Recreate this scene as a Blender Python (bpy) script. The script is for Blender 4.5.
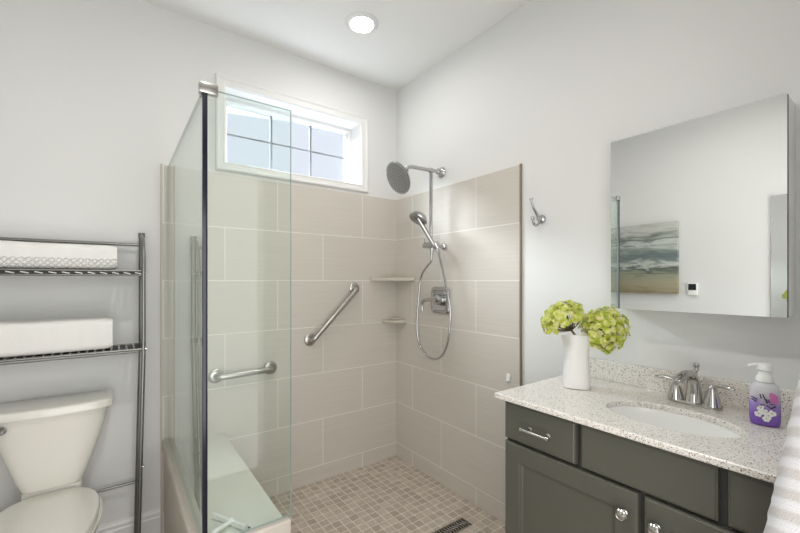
import bpy, bmesh, math, random
from mathutils import Vector, Matrix, noise

for o in list(bpy.data.objects):
    bpy.data.objects.remove(o)
SC = bpy.context.scene
COL = SC.collection
PI = math.pi

# ------------------------------------------------------------------ camera
F_PX, PRINC = 386.9, math.degrees(math.atan2(283.5, 386.9))
cd = bpy.data.cameras.new('camera')
cd.sensor_width = 36.0
cd.lens = F_PX / 800.0 * 36.0
cd.shift_y = (280.6 - 266.5) / 800.0
cd.clip_start = 0.02
cam = bpy.data.objects.new('camera', cd)
COL.objects.link(cam)
cam.location = (-1.714, -2.384, 1.329)
cam.rotation_euler = (PI / 2, 0, -math.radians(PRINC))
SC.camera = cam

# ------------------------------------------------------------------ world, light, exposure
SKY, GLOW, HALL_FILL = 24.0, 1.25, 1.35    # bright upper sky beyond the window; even fill light added through the doorway behind the camera
world = bpy.data.worlds.new('world')
SC.world = world
world.use_nodes = True
nt = world.node_tree
nt.nodes.clear()
wo = nt.nodes.new('ShaderNodeOutputWorld')
bg = nt.nodes.new('ShaderNodeBackground')
tc = nt.nodes.new('ShaderNodeTexCoord')
sx = nt.nodes.new('ShaderNodeSeparateXYZ')
rz = nt.nodes.new('ShaderNodeValToRGB')
e0, e1 = rz.color_ramp.elements
e0.position, e0.color = 0.485, (0.012, 0.012, 0.012, 1)        # ground
e1.position, e1.color = 0.716, (0.38, 0.44, 0.50, 1)           # bright upper sky
e2 = rz.color_ramp.elements.new(0.515); e2.color = (0.0134, 0.0142, 0.0156, 1)   # pale haze above the horizon
e3 = rz.color_ramp.elements.new(0.684); e3.color = (0.0134, 0.0142, 0.0156, 1)
ma = nt.nodes.new('ShaderNodeMath')
ma.operation = 'MULTIPLY_ADD'
ma.inputs[1].default_value = 0.5
ma.inputs[2].default_value = 0.5
# sky on the window side (north), the added fill on the doorway side
my = nt.nodes.new('ShaderNodeMapRange')
my.inputs['From Min'].default_value = -0.2
my.inputs['From Max'].default_value = 0.2
my.inputs['To Min'].default_value = 0.0
my.inputs['To Max'].default_value = 1.0
nt.links.new(tc.outputs['Generated'], sx.inputs[0])
nt.links.new(sx.outputs['Z'], ma.inputs[0])
nt.links.new(ma.outputs[0], rz.inputs[0])
nt.links.new(sx.outputs['Y'], my.inputs[0])
# a tall bright band added to the upper sky to sharpen the window light
dp = nt.nodes.new('ShaderNodeVectorMath')
dp.operation = 'DOT_PRODUCT'
dp.inputs[1].default_value = Vector((0.80, 0.60, 0.0)).normalized()
nt.links.new(tc.outputs['Generated'], dp.inputs[0])
ab = nt.nodes.new('ShaderNodeMath')
ab.operation = 'ABSOLUTE'
nt.links.new(dp.outputs['Value'], ab.inputs[0])
def mapr(src, f0, f1, t0, t1):
    n = nt.nodes.new('ShaderNodeMapRange')
    n.interpolation_type = 'SMOOTHSTEP'
    for k, v in (('From Min', f0), ('From Max', f1), ('To Min', t0), ('To Max', t1)):
        n.inputs[k].default_value = v
    nt.links.new(src, n.inputs[0])
    return n
g1 = mapr(ab.outputs[0], 0.05, 0.24, GLOW, 0.0)
g2 = mapr(sx.outputs['Z'], 0.375, 0.44, 0.0, 1.0)
gl_ = nt.nodes.new('ShaderNodeMath')
gl_.operation = 'MULTIPLY'
nt.links.new(g1.outputs[0], gl_.inputs[0])
nt.links.new(g2.outputs[0], gl_.inputs[1])
vs = nt.nodes.new('ShaderNodeVectorMath')
vs.operation = 'SCALE'
vs.inputs[0].default_value = (0.94, 0.97, 1.0)
nt.links.new(gl_.outputs[0], vs.inputs['Scale'])
va = nt.nodes.new('ShaderNodeVectorMath')
va.operation = 'ADD'
nt.links.new(rz.outputs[0], va.inputs[0])
nt.links.new(vs.outputs[0], va.inputs[1])
nt.links.new(va.outputs[0], bg.inputs['Color'])
bg.inputs['Strength'].default_value = SKY
bg2 = nt.nodes.new('ShaderNodeBackground')
bg2.inputs['Color'].default_value = (1.0, 0.985, 0.97, 1)
bg2.inputs['Strength'].default_value = HALL_FILL
mw = nt.nodes.new('ShaderNodeMixShader')
nt.links.new(my.outputs[0], mw.inputs[0])
nt.links.new(bg2.outputs[0], mw.inputs[1])
nt.links.new(bg.outputs[0], mw.inputs[2])
nt.links.new(mw.outputs[0], wo.inputs[0])

def portal(name, loc, rot, sx_, sy_):
    l = bpy.data.lights.new(name, 'AREA')
    l.shape = 'RECTANGLE'
    l.size, l.size_y = sx_, sy_
    l.cycles.is_portal = True
    o = bpy.data.objects.new(name, l)
    o.location, o.rotation_euler = loc, rot
    COL.objects.link(o)
portal('window_portal', (-0.76, 0.175, 2.23), (-PI / 2, 0, 0), 0.92, 0.46)
portal('doorway_portal', (-1.60, -2.53, 1.03), (PI / 2, 0, 0), 1.46, 2.06)

LAMP, LAMP_FILL = 44.0, 112.0       # emission of the shower lamp and of the added fill lamp
SC.view_settings.view_transform = 'Standard'
SC.view_settings.look = 'None'
SC.view_settings.gamma = 1.0
SC.view_settings.use_curve_mapping = False
SC.view_settings.exposure = 1.40
try:
    SC.cycles.max_bounces = 16
    SC.cycles.diffuse_bounces = 8
    SC.cycles.glossy_bounces = 8
    SC.cycles.transparent_max_bounces = 24
    SC.cycles.sample_clamp_indirect = 6.0
    SC.cycles.use_denoising = True
    SC.cycles.caustics_reflective = False
    SC.cycles.caustics_refractive = False
except Exception:
    pass

# ------------------------------------------------------------------ materials
def new_mat(name):
    m = bpy.data.materials.new(name)
    m.use_nodes = True
    return m, m.node_tree, m.node_tree.nodes['Principled BSDF']

def plain(name, col, rough=0.5, metal=0.0, spec=0.5, bump=0.0, bscale=200.0, coat=0.0):
    m, t, b = new_mat(name)
    b.inputs['Base Color'].default_value = (*col, 1)
    b.inputs['Roughness'].default_value = rough
    b.inputs['Metallic'].default_value = metal
    b.inputs['Specular IOR Level'].default_value = spec
    b.inputs['Coat Weight'].default_value = coat
    if bump:
        n = t.nodes.new('ShaderNodeTexNoise')
        c = t.nodes.new('ShaderNodeTexCoord')
        n.inputs['Scale'].default_value = bscale
        n.inputs['Detail'].default_value = 4
        bp = t.nodes.new('ShaderNodeBump')
        bp.inputs['Strength'].default_value = bump
        bp.inputs['Distance'].default_value = 0.003
        t.links.new(c.outputs['Object'], n.inputs['Vector'])
        t.links.new(n.outputs['Fac'], bp.inputs['Height'])
        t.links.new(bp.outputs[0], b.inputs['Normal'])
    return m

def ramp(t, stops):
    r = t.nodes.new('ShaderNodeValToRGB')
    e = r.color_ramp.elements
    e[0].position, e[0].color = stops[0][0], (*stops[0][1], 1)
    e[1].position, e[1].color = stops[-1][0], (*stops[-1][1], 1)
    for p, c in stops[1:-1]:
        x = e.new(p)
        x.color = (*c, 1)
    return r

def tile_mat(name, axis, ox, oz, bw, bh, c1, c2, mortar, msize, rough, offset=0.5, streak=True):
    """large tiles on a wall (axis 'x': runs along world x, 'y': along world y) or mosaic on the floor (axis 'f')"""
    m, t, b = new_mat(name)
    tc = t.nodes.new('ShaderNodeTexCoord')
    s = t.nodes.new('ShaderNodeSeparateXYZ')
    g = t.nodes.new('ShaderNodeNewGeometry')
    t.links.new(g.outputs['Position'], s.inputs[0])
    cb = t.nodes.new('ShaderNodeCombineXYZ')
    a, bb = {'x': ('X', 'Z'), 'y': ('Y', 'Z'), 'f': ('X', 'Y')}[axis]
    for src, dst, off in ((a, 'X', ox), (bb, 'Y', oz)):
        ad = t.nodes.new('ShaderNodeMath')
        ad.operation = 'SUBTRACT'
        ad.inputs[1].default_value = off
        t.links.new(s.outputs[src], ad.inputs[0])
        t.links.new(ad.outputs[0], cb.inputs[dst])
    br = t.nodes.new('ShaderNodeTexBrick')
    br.offset = offset
    br.inputs['Scale'].default_value = 1.0
    br.inputs['Brick Width'].default_value = bw
    br.inputs['Row Height'].default_value = bh
    br.inputs['Mortar Size'].default_value = msize
    br.inputs['Mortar Smooth'].default_value = 0.1
    br.inputs['Bias'].default_value = 0.0
    br.inputs['Color1'].default_value = (*c1, 1)
    br.inputs['Color2'].default_value = (*c2, 1)
    br.inputs['Mortar'].default_value = (*mortar, 1)
    t.links.new(cb.outputs[0], br.inputs['Vector'])
    last = br.outputs['Color']
    n = t.nodes.new('ShaderNodeTexNoise')
    mp = t.nodes.new('ShaderNodeMapping')
    mp.inputs['Scale'].default_value = (2.5, 90.0, 1.0) if streak else (28, 28, 1)
    t.links.new(cb.outputs[0], mp.inputs[0])
    t.links.new(mp.outputs[0], n.inputs['Vector'])
    n.inputs['Scale'].default_value = 1.0
    n.inputs['Detail'].default_value = 5
    r = ramp(t, [(0.3, (0.955, 0.955, 0.955)), (0.7, (1.03, 1.03, 1.03))] if streak else [(0.3, (0.86, 0.85, 0.84)), (0.7, (1.1, 1.1, 1.1))])
    t.links.new(n.outputs['Fac'], r.inputs[0])
    mx = t.nodes.new('ShaderNodeMix')
    mx.data_type = 'RGBA'
    mx.blend_type = 'MULTIPLY'
    mx.inputs['Factor'].default_value = 1.0
    t.links.new(last, mx.inputs['A'])
    t.links.new(r.outputs[0], mx.inputs['B'])
    t.links.new(mx.outputs['Result'], b.inputs['Base Color'])
    bp = t.nodes.new('ShaderNodeBump')
    bp.invert = True
    bp.inputs['Strength'].default_value = 0.5
    bp.inputs['Distance'].default_value = 0.002
    t.links.new(br.outputs['Fac'], bp.inputs['Height'])
    t.links.new(bp.outputs[0], b.inputs['Normal'])
    b.inputs['Roughness'].default_value = rough
    return m

def quartz_mat(name, base, dark):
    m, t, b = new_mat(name)
    tc = t.nodes.new('ShaderNodeNewGeometry')
    col = None
    cur = base
    prev = None
    for scale, thr, c, seed in ((170, 0.19, dark, 0), (230, 0.19, (0.34, 0.27, 0.20), 3.1), (115, 0.14, (0.12, 0.10, 0.085), 7.7), (300, 0.24, (0.52, 0.47, 0.41), 11.3)):
        mp = t.nodes.new('ShaderNodeMapping')
        mp.inputs['Location'].default_value = (seed, seed * 0.7, seed * 1.3)
        t.links.new(tc.outputs['Position'], mp.inputs[0])
        v = t.nodes.new('ShaderNodeTexVoronoi')
        v.inputs['Scale'].default_value = scale
        t.links.new(mp.outputs[0], v.inputs['Vector'])
        # only some cells carry a fleck
        sp = t.nodes.new('ShaderNodeSeparateColor')
        t.links.new(v.outputs['Color'], sp.inputs[0])
        lt = t.nodes.new('ShaderNodeMath'); lt.operation = 'LESS_THAN'; lt.inputs[1].default_value = 0.42
        t.links.new(sp.outputs[0], lt.inputs[0])
        ls = t.nodes.new('ShaderNodeMath'); ls.operation = 'LESS_THAN'; ls.inputs[1].default_value = thr * 1.5
        t.links.new(v.outputs['Distance'], ls.inputs[0])
        mu = t.nodes.new('ShaderNodeMath'); mu.operation = 'MULTIPLY'
        t.links.new(lt.outputs[0], mu.inputs[0]); t.links.new(ls.outputs[0], mu.inputs[1])
        mx = t.nodes.new('ShaderNodeMix'); mx.data_type = 'RGBA'
        t.links.new(mu.outputs[0], mx.inputs['Factor'])
        if prev is None:
            mx.inputs['A'].default_value = (*base, 1)
        else:
            t.links.new(prev, mx.inputs['A'])
        mx.inputs['B'].default_value = (*c, 1)
        prev = mx.outputs['Result']
    t.links.new(prev, b.inputs['Base Color'])
    b.inputs['Roughness'].default_value = 0.22
    return m

def glass_mat(name, tint, ior=1.5, extra=0.0):
    """thin clear sheet: what is behind shows through, the room reflects by Fresnel"""
    m = bpy.data.materials.new(name)
    m.use_nodes = True
    t = m.node_tree
    t.nodes.clear()
    out = t.nodes.new('ShaderNodeOutputMaterial')
    tr = t.nodes.new('ShaderNodeBsdfTransparent')
    tr.inputs[0].default_value = (*tint, 1)
    gl = t.nodes.new('ShaderNodeBsdfGlossy')
    gl.inputs['Roughness'].default_value = 0.0
    gl.inputs['Color'].default_value = (0.95, 0.97, 0.96, 1)
    fr = t.nodes.new('ShaderNodeFresnel')
    fr.inputs['IOR'].default_value = ior
    mx = t.nodes.new('ShaderNodeMixShader')
    # same reflectance from both sides of the sheet: use |normal| facing
    lw = t.nodes.new('ShaderNodeLayerWeight')
    lw.inputs['Blend'].default_value = 0.5
    pw = t.nodes.new('ShaderNodeMath'); pw.operation = 'POWER'; pw.inputs[1].default_value = 4.0
    ml = t.nodes.new('ShaderNodeMath'); ml.operation = 'MULTIPLY_ADD'; ml.inputs[1].default_value = 0.85; ml.inputs[2].default_value = 0.022 + extra
    t.links.new(lw.outputs['Facing'], pw.inputs[0])
    t.links.new(pw.outputs[0], ml.inputs[0])
    t.nodes.remove(fr)
    t.links.new(ml.outputs[0], mx.inputs[0])
    t.links.new(tr.outputs[0], mx.inputs[1])
    t.links.new(gl.outputs[0], mx.inputs[2])
    t.links.new(mx.outputs[0], out.inputs[0])
    return m

def emit_mat(name, col, strength):
    m, t, b = new_mat(name)
    b.inputs['Base Color'].default_value = (0.9, 0.9, 0.9, 1)
    b.inputs['Emission Color'].default_value = (*col, 1)
    b.inputs['Emission Strength'].default_value = strength
    return m

def noise_mat(name, stops, scale, rough=0.7, detail=4, stretch=(1, 1, 1), bump=0.0, spec=0.3, subsurf=0.0):
    m, t, b = new_mat(name)
    tc = t.nodes.new('ShaderNodeTexCoord')
    mp = t.nodes.new('ShaderNodeMapping')
    mp.inputs['Scale'].default_value = stretch
    n = t.nodes.new('ShaderNodeTexNoise')
    n.inputs['Scale'].default_value = scale
    n.inputs['Detail'].default_value = detail
    r = ramp(t, stops)
    t.links.new(tc.outputs['Object'], mp.inputs[0])
    t.links.new(mp.outputs[0], n.inputs['Vector'])
    t.links.new(n.outputs['Fac'], r.inputs[0])
    t.links.new(r.outputs[0], b.inputs['Base Color'])
    b.inputs['Roughness'].default_value = rough
    b.inputs['Specular IOR Level'].default_value = spec
    if bump:
        bp = t.nodes.new('ShaderNodeBump')
        bp.inputs['Strength'].default_value = bump
        bp.inputs['Distance'].default_value = 0.004
        t.links.new(n.outputs['Fac'], bp.inputs['Height'])
        t.links.new(bp.outputs[0], b.inputs['Normal'])
    return m

M = {}
M['paint'] = plain('wall_paint', (0.715, 0.72, 0.71), 0.62, spec=0.25, bump=0.06, bscale=350)
M['ceiling'] = plain('ceiling_paint', (0.80, 0.80, 0.79), 0.8, spec=0.2)
M['trim'] = plain('trim_paint', (0.75, 0.75, 0.74), 0.32)
M['tile_x'] = tile_mat('shower_tile_back', 'x', -0.304 - 0.606 * 4, 0.109 - 0.305 * 4, 0.606, 0.305,
                       (0.560, 0.527, 0.474), (0.580, 0.547, 0.494), (0.75, 0.72, 0.66), 0.0026, 0.38)
M['tile_y'] = tile_mat('shower_tile_right', 'y', -0.206 - 0.606 * 4, 0.109 - 0.305 * 4, 0.606, 0.305,
                       (0.560, 0.527, 0.474), (0.580, 0.547, 0.494), (0.75, 0.72, 0.66), 0.0026, 0.38)
M['tile_plain'] = plain('bench_tile', (0.52, 0.475, 0.415), 0.4, bump=0.05, bscale=60)
M['mosaic'] = tile_mat('mosaic_floor', 'f', 0.0, 0.0, 0.0515, 0.0515, (0.40, 0.335, 0.28), (0.53, 0.465, 0.40),
                       (0.70, 0.66, 0.60), 0.0026, 0.5, offset=0.0, streak=False)
M['grille'] = plain('grille_backlit_grey', (0.20, 0.205, 0.22), 0.5)  # darkened grey: the backlit shade of the bars put into the colour
M['floor'] = tile_mat('floor_tile', 'f', 0.0, 0.03, 0.606, 0.305, (0.30, 0.25, 0.20), (0.33, 0.28, 0.23), (0.42, 0.38, 0.33), 0.0025, 0.45)
M['quartz'] = quartz_mat('quartz', (0.76, 0.735, 0.69), (0.22, 0.17, 0.125))
M['slab'] = plain('bench_slab', (0.68, 0.68, 0.62), 0.3, bump=0.03, bscale=90)
M['cab'] = plain('cabinet_paint', (0.088, 0.088, 0.070), 0.36)
M['cab_in'] = plain('cabinet_shadow_gap', (0.03, 0.03, 0.027), 0.6)  # near-black: shade of the gaps put into the colour
M['nickel'] = plain('brushed_nickel', (0.55, 0.54, 0.52), 0.2, 1.0)
M['faucet'] = plain('polished_nickel', (0.56, 0.55, 0.53), 0.11, 1.0)
M['chrome'] = plain('chrome', (0.50, 0.50, 0.51), 0.07, 1.0)
M['steel'] = plain('brushed_steel', (0.46, 0.445, 0.42), 0.3, 1.0)
M['rack'] = plain('rack_metal', (0.235, 0.235, 0.22), 0.38, 1.0)
M['rack_dark'] = plain('rack_dark_metal', (0.03, 0.03, 0.028), 0.5, 0.5)
M['wire'] = plain('bright_wire', (0.72, 0.72, 0.70), 0.45, 0.4)
M['porcelain'] = plain('porcelain', (0.70, 0.685, 0.63), 0.12, coat=0.3)
M['sinkwhite'] = plain('sink_porcelain', (0.82, 0.82, 0.80), 0.12)
M['glass'] = glass_mat('shower_glass', (0.955, 0.985, 0.970))
M['pane'] = glass_mat('window_glass', (0.97, 0.98, 0.99))
M['glass_edge'] = plain('glass_edge', (0.42, 0.50, 0.48), 0.2)
M['seal'] = plain('corner_seal', (0.004, 0.006, 0.016), 0.2)
M['mirror'] = plain('mirror', (0.86, 0.875, 0.87), 0.0, 1.0)
M['mirror_side'] = plain('mirror_cabinet_side', (0.82, 0.83, 0.83), 0.3)
M['black'] = plain('black_gap', (0.015, 0.015, 0.015), 0.5)
M['bronze'] = plain('edge_trim', (0.30, 0.245, 0.18), 0.35, 0.7)
M['face'] = plain('nozzle_face', (0.30, 0.30, 0.285), 0.45, 0.3)
M['nozzle'] = plain('nozzle_rubber', (0.09, 0.09, 0.09), 0.6)
M['vase'] = plain('vase_ceramic', (0.80, 0.79, 0.77), 0.35, bump=0.1, bscale=40)
M['towel'] = plain('white_terry', (0.80, 0.79, 0.77), 0.95, spec=0.1, bump=0.5, bscale=420)
M['lamp'] = emit_mat('lamp_lens', (1.0, 0.965, 0.92), LAMP)
M['lamp_fill'] = emit_mat('fill_lamp_lens', (1.0, 0.955, 0.90), LAMP_FILL)
M['plastic'] = plain('white_plastic', (0.80, 0.80, 0.79), 0.35)
M['screen'] = plain('thermostat_screen', (0.012, 0.016, 0.02), 0.15)
M['drain'] = plain('drain_steel', (0.42, 0.40, 0.37), 0.3, 1.0)
M['stem'] = plain('flower_stem', (0.23, 0.13, 0.05), 0.6)
M['stalk'] = plain('flower_stalk', (0.10, 0.085, 0.04), 0.6)

# ------------------------------------------------------------------ mesh helpers
ORG = {}

def org_of(o):
    return ORG[o.name]

def obj(name, bm, mat, parent=None, smooth=True, angle=40, mats=None):
    """link the bmesh (built in world coordinates) as one mesh object"""
    bmesh.ops.recalc_face_normals(bm, faces=bm.faces[:])
    if parent is not None:
        org = org_of(parent)
    else:
        xs = [v.co.x for v in bm.verts]; ys = [v.co.y for v in bm.verts]; zs = [v.co.z for v in bm.verts]
        org = Vector(((min(xs) + max(xs)) / 2, (min(ys) + max(ys)) / 2, min(zs)))
    for v in bm.verts:
        v.co -= org
    me = bpy.data.meshes.new(name)
    bm.to_mesh(me)
    bm.free()
    for mm in (mats or [mat]):
        me.materials.append(mm)
    if smooth:
        for p in me.polygons:
            p.use_smooth = True
        me.set_sharp_from_angle(angle=math.radians(angle))
    o = bpy.data.objects.new(name, me)
    COL.objects.link(o)
    if parent is not None:
        o.parent = parent
    else:
        o.location = org
    ORG[o.name] = org
    return o

def tag(o, label, cat, group=None):
    o['label'] = label
    o['category'] = cat
    if group:
        o['group'] = group
    return o

def thing(name, loc, label, cat, group=None):
    o = bpy.data.objects.new(name, None)
    o.empty_display_size = 0.05
    o.location = loc
    COL.objects.link(o)
    ORG[o.name] = Vector(loc)
    return tag(o, label, cat, group)

def struct(name, bm, mat, smooth=False, parent=None, mats=None):
    o = obj(name, bm, mat, parent, smooth, mats=mats)
    if parent is None:
        o['kind'] = 'structure'
    return o

def NB():
    return bmesh.new()

def box(bm, lo, hi, bev=0.0, seg=2, mi=0):
    t = bmesh.new()
    bmesh.ops.create_cube(t, size=1.0)
    lo, hi = Vector(lo), Vector(hi)
    for v in t.verts:
        v.co = Vector(((v.co.x + .5) * (hi.x - lo.x) + lo.x, (v.co.y + .5) * (hi.y - lo.y) + lo.y, (v.co.z + .5) * (hi.z - lo.z) + lo.z))
    if bev > 0:
        bmesh.ops.bevel(t, geom=t.edges[:] , offset=bev, segments=seg, profile=0.5, affect='EDGES')
    merge(bm, t, mi)
    return bm

def merge(bm, t, mi=0, mat=None):
    vm = {}
    for v in t.verts:
        vm[v] = bm.verts.new(mat @ v.co if mat else v.co)
    for f in t.faces:
        try:
            nf = bm.faces.new([vm[v] for v in f.verts])
            nf.material_index = mi if mi is not None else f.material_index
        except ValueError:
            pass
    t.free()

def frame_for(d, up=None):
    d = d.normalized()
    a = up if up is not None else (Vector((0, 0, 1)) if abs(d.z) < 0.9 else Vector((1, 0, 0)))
    u = a.cross(d).normalized()
    return u, d.cross(u).normalized()

def loft(bm, rings, cap0=True, cap1=True, closed=False, mi=0):
    rows = [[bm.verts.new(p) for p in r] for r in rings]
    n = len(rows[0])
    m = len(rows)
    for i in range(m if closed else m - 1):
        a, b = rows[i], rows[(i + 1) % m]
        for j in range(n):
            f = bm.faces.new((a[j], a[(j + 1) % n], b[(j + 1) % n], b[j]))
            f.material_index = mi
    if not closed:
        if cap0:
            bm.faces.new(rows[0][::-1]).material_index = mi
        if cap1:
            bm.faces.new(rows[-1]).material_index = mi
    return bm

def tube(bm, pts, r, seg=12, cap=True, closed=False, flat=None, mi=0):
    pts = [Vector(p) for p in pts]
    n = len(pts)
    rad = r if isinstance(r, (list, tuple)) else [r] * n
    u = None
    rings = []
    for i in range(n):
        if closed:
            d = pts[(i + 1) % n] - pts[i - 1]
        else:
            d = pts[min(i + 1, n - 1)] - pts[max(i - 1, 0)]
        d.normalize()
        if u is None:
            u, w = frame_for(d)
        else:
            u = (u - d * u.dot(d)).normalized()
            w = d.cross(u).normalized()
        k = flat if flat else 1.0
        rings.append([pts[i] + u * rad[i] * math.cos(2 * PI * j / seg) + w * rad[i] * k * math.sin(2 * PI * j / seg) for j in range(seg)])
    return loft(bm, rings, cap, cap, closed, mi)

def spline(pts, n=8):
    """Catmull-Rom through the points"""
    P = [Vector(p) for p in pts]
    out = []
    for i in range(len(P) - 1):
        p0, p1, p2, p3 = P[max(i - 1, 0)], P[i], P[i + 1], P[min(i + 2, len(P) - 1)]
        for k in range(n):
            t = k / n
            out.append(0.5 * ((2 * p1) + (p2 - p0) * t + (2 * p0 - 5 * p1 + 4 * p2 - p3) * t * t + (3 * p1 - p0 - 3 * p2 + p3) * t ** 3))
    out.append(P[-1])
    return out

def lathe(bm, prof, c, axis=(0, 0, 1), seg=32, mi=0, cap0=True, cap1=True):
    """prof: list of (radius, height along axis)"""
    d = Vector(axis).normalized()
    u, w = frame_for(d)
    c = Vector(c)
    rings = [[c + d * h + (u * math.cos(2 * PI * j / seg) + w * math.sin(2 * PI * j / seg)) * max(r, 1e-4) for j in range(seg)] for r, h in prof]
    return loft(bm, rings, cap0, cap1, False, mi)

def sring(cx, cy, z, ax, ay, n=2.0, k=40, bow=0.0):
    """superellipse ring in a horizontal plane; bow pushes the -y side out"""
    out = []
    for j in range(k):
        a = 2 * PI * j / k
        c, s = math.cos(a), math.sin(a)
        x = math.copysign(abs(c) ** (2 / n), c) * ax
        y = math.copysign(abs(s) ** (2 / n), s) * ay
        if y < 0:
            y -= bow * (1 - (x / ax) ** 2)
        out.append(Vector((cx + x, cy + y, z)))
    return out

def sphere(bm, c, r, seg=16, rings=10, sc=(1, 1, 1), mi=0):
    t = bmesh.new()
    bmesh.ops.create_uvsphere(t, u_segments=seg, v_segments=rings, radius=r)
    for v in t.verts:
        v.co = Vector((v.co.x * sc[0], v.co.y * sc[1], v.co.z * sc[2])) + Vector(c)
    merge(bm, t, mi)

def prism(bm, poly, lo, hi, axis='z', bev=0.0, mi=0):
    """extrude a 2D polygon along an axis"""
    t = bmesh.new()
    def P(a, b, h):
        return {'z': (a, b, h), 'y': (a, h, b), 'x': (h, a, b)}[axis]
    v0 = [t.verts.new(P(a, b, lo)) for a, b in poly]
    v1 = [t.verts.new(P(a, b, hi)) for a, b in poly]
    n = len(poly)
    t.faces.new(v0[::-1]); t.faces.new(v1)
    for i in range(n):
        t.faces.new((v0[i], v0[(i + 1) % n], v1[(i + 1) % n], v1[i]))
    if bev:
        bmesh.ops.recalc_face_normals(t, faces=t.faces[:])
        es = [e for e in t.edges if len(e.link_faces) == 2 and e.calc_face_angle(0) > 0.6]
        bmesh.ops.bevel(t, geom=es, offset=bev, segments=2, profile=0.5, affect='EDGES')
    merge(bm, t, mi)
    return bm

def frame_rect(bm, prof, y0, rect, axis='y', sign=-1):
    """mitred frame round a rectangle: prof is a list of (offset outwards, height) points of the section"""
    x0, z0, x1, z1 = rect
    rings = []
    for o, h in prof:
        rings.append([(x0 - o, z0 - o, h), (x1 + o, z0 - o, h), (x1 + o, z1 + o, h), (x0 - o, z1 + o, h)])
    rows = []
    for r in rings:
        row = []
        for a, b, h in r:
            p = (a, y0 + sign * h, b) if axis == 'y' else (y0 + sign * h, a, b)
            row.append(bm.verts.new(p))
        rows.append(row)
    m = len(rows)
    for i in range(m):
        a, b = rows[i], rows[(i + 1) % m]
        for j in range(4):
            bm.faces.new((a[j], a[(j + 1) % 4], b[(j + 1) % 4], b[j]))
    return bm

# ------------------------------------------------------------------ room shell
H = 2.767
XL, YF = -2.40, -2.395          # left wall and front wall planes
T = 0.14
WX0, WX1, WZ0, WZ1 = -1.212, -0.311, 2.008, 2.448   # window opening

b = NB(); box(b, (XL - T, YF - T, -0.12), (T, 0.2, 0.0)); struct('floor', b, M['floor'])
b = NB(); box(b, (XL - T, YF - T, H), (T, 0.2, H + 0.12)); struct('ceiling', b, M['ceiling'])
b = NB(); box(b, (0, YF - T, 0), (T, 0.2, H)); struct('wall_right', b, M['paint'])
b = NB(); box(b, (XL - T, YF - T, 0), (XL, 0.2, H)); struct('wall_left', b, M['paint'])
b = NB()
box(b, (XL, 0, 0), (WX0, 0.2, H)); box(b, (WX1, 0, 0), (0, 0.2, H))
box(b, (WX0, 0, 0), (WX1, 0.2, WZ0)); box(b, (WX0, 0, WZ1), (WX1, 0.2, H))
struct('wall_back', b, M['paint'])
DX0, DX1, DZ = -2.30, -0.90, 2.05                     # doorway the camera stands in
b = NB()
box(b, (XL, YF - T, 0), (DX0, YF, H)); box(b, (DX1, YF - T, 0), (0, YF, H)); box(b, (DX0, YF - T, DZ), (DX1, YF, H))
struct('wall_front', b, M['paint'])

# tile cladding of the shower
TT = 1.94
def tile_panel(name, poly_boxes, mat):
    bb = NB()
    for lo, hi in poly_boxes:
        box(bb, lo, hi)
    return struct(name, bb, mat)
tile_panel('trim_1', [((-1.520, -0.008, 0), (-0.008, 0.0, TT))], M['tile_x'])
tile_panel('trim_2', [((-0.008, -1.117, 0), (0.0, -0.0, TT))], M['tile_y'])
b = NB(); box(b, (-0.0105, -1.1285, 0), (0, -1.117, TT + 0.002), 0.002); struct('trim_3', b, M['bronze'])
b = NB(); box(b, (-1.5285, -0.0105, 0), (-1.520, 0, TT + 0.002), 0.002); struct('trim_4', b, M['tile_plain'])
b = NB(); box(b, (-1.20, -1.13, 0.0), (-0.008, -0.008, 0.006)); struct('trim_5', b, M['mosaic'])

# baseboard left of the shower
def baseboard(name, pts):
    """profile swept along the straight run from a to c, the room on the given side"""
    bb = NB()
    (ax, ay), (cx, cy), (nx, ny) = pts
    prof = [(0, 0), (0.014, 0), (0.014, 0.095), (0.0115, 0.102), (0.0115, 0.118), (0.007, 0.127), (0.005, 0.138), (0, 0.138)]
    r0 = [Vector((ax + nx * o, ay + ny * o, z)) for o, z in prof]
    r1 = [Vector((cx + nx * o, cy + ny * o, z)) for o, z in prof]
    loft(bb, [r0, r1])
    return struct(name, bb, M['trim'])
baseboard('baseboard_back', ((XL, 0), (-1.5285, 0), (0, -1)))
baseboard('baseboard_left', ((XL, -0.014), (XL, YF), (1, 0)))

# ------------------------------------------------------------------ window
win = bpy.data.objects.new('window_1', None); COL.objects.link(win)
win.location = (-0.76, 0, WZ0); ORG['window_1'] = Vector(win.location); win['kind'] = 'structure'
b = NB()
prof = [(0.0, 0.0), (0.0, 0.011), (0.006, 0.013), (0.010, 0.010), (0.030, 0.014), (0.036, 0.020), (0.044, 0.022), (0.050, 0.018), (0.052, 0.0)]
frame_rect(b, prof, 0.0, (WX0, WZ0, WX1, WZ1))
obj('casing', b, M['trim'], win, True, 25)
b = NB()   # jamb lining
JD = 0.15
box(b, (WX0, 0, WZ0), (WX0 + 0.004, JD, WZ1)); box(b, (WX1 - 0.004, 0, WZ0), (WX1, JD, WZ1))
box(b, (WX0, 0, WZ0), (WX1, JD, WZ0 + 0.004)); box(b, (WX0, 0, WZ1 - 0.004), (WX1, JD, WZ1))
obj('jamb', b, M['trim'], win, False)
b = NB()
prof = [(0.0, 0.0), (0.0, 0.05), (-0.022, 0.05), (-0.026, 0.042), (-0.034, 0.036), (-0.040, 0.024), (-0.040, 0.0)]
frame_rect(b, prof, JD + 0.03, (WX0 + 0.004, WZ0 + 0.004, WX1 - 0.004, WZ1 - 0.004))
obj('sash', b, M['trim'], win, True, 25)
GX0, GX1, GZ0, GZ1 = WX0 + 0.042, WX1 - 0.042, WZ0 + 0.042, WZ1 - 0.042
b = NB()
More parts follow.
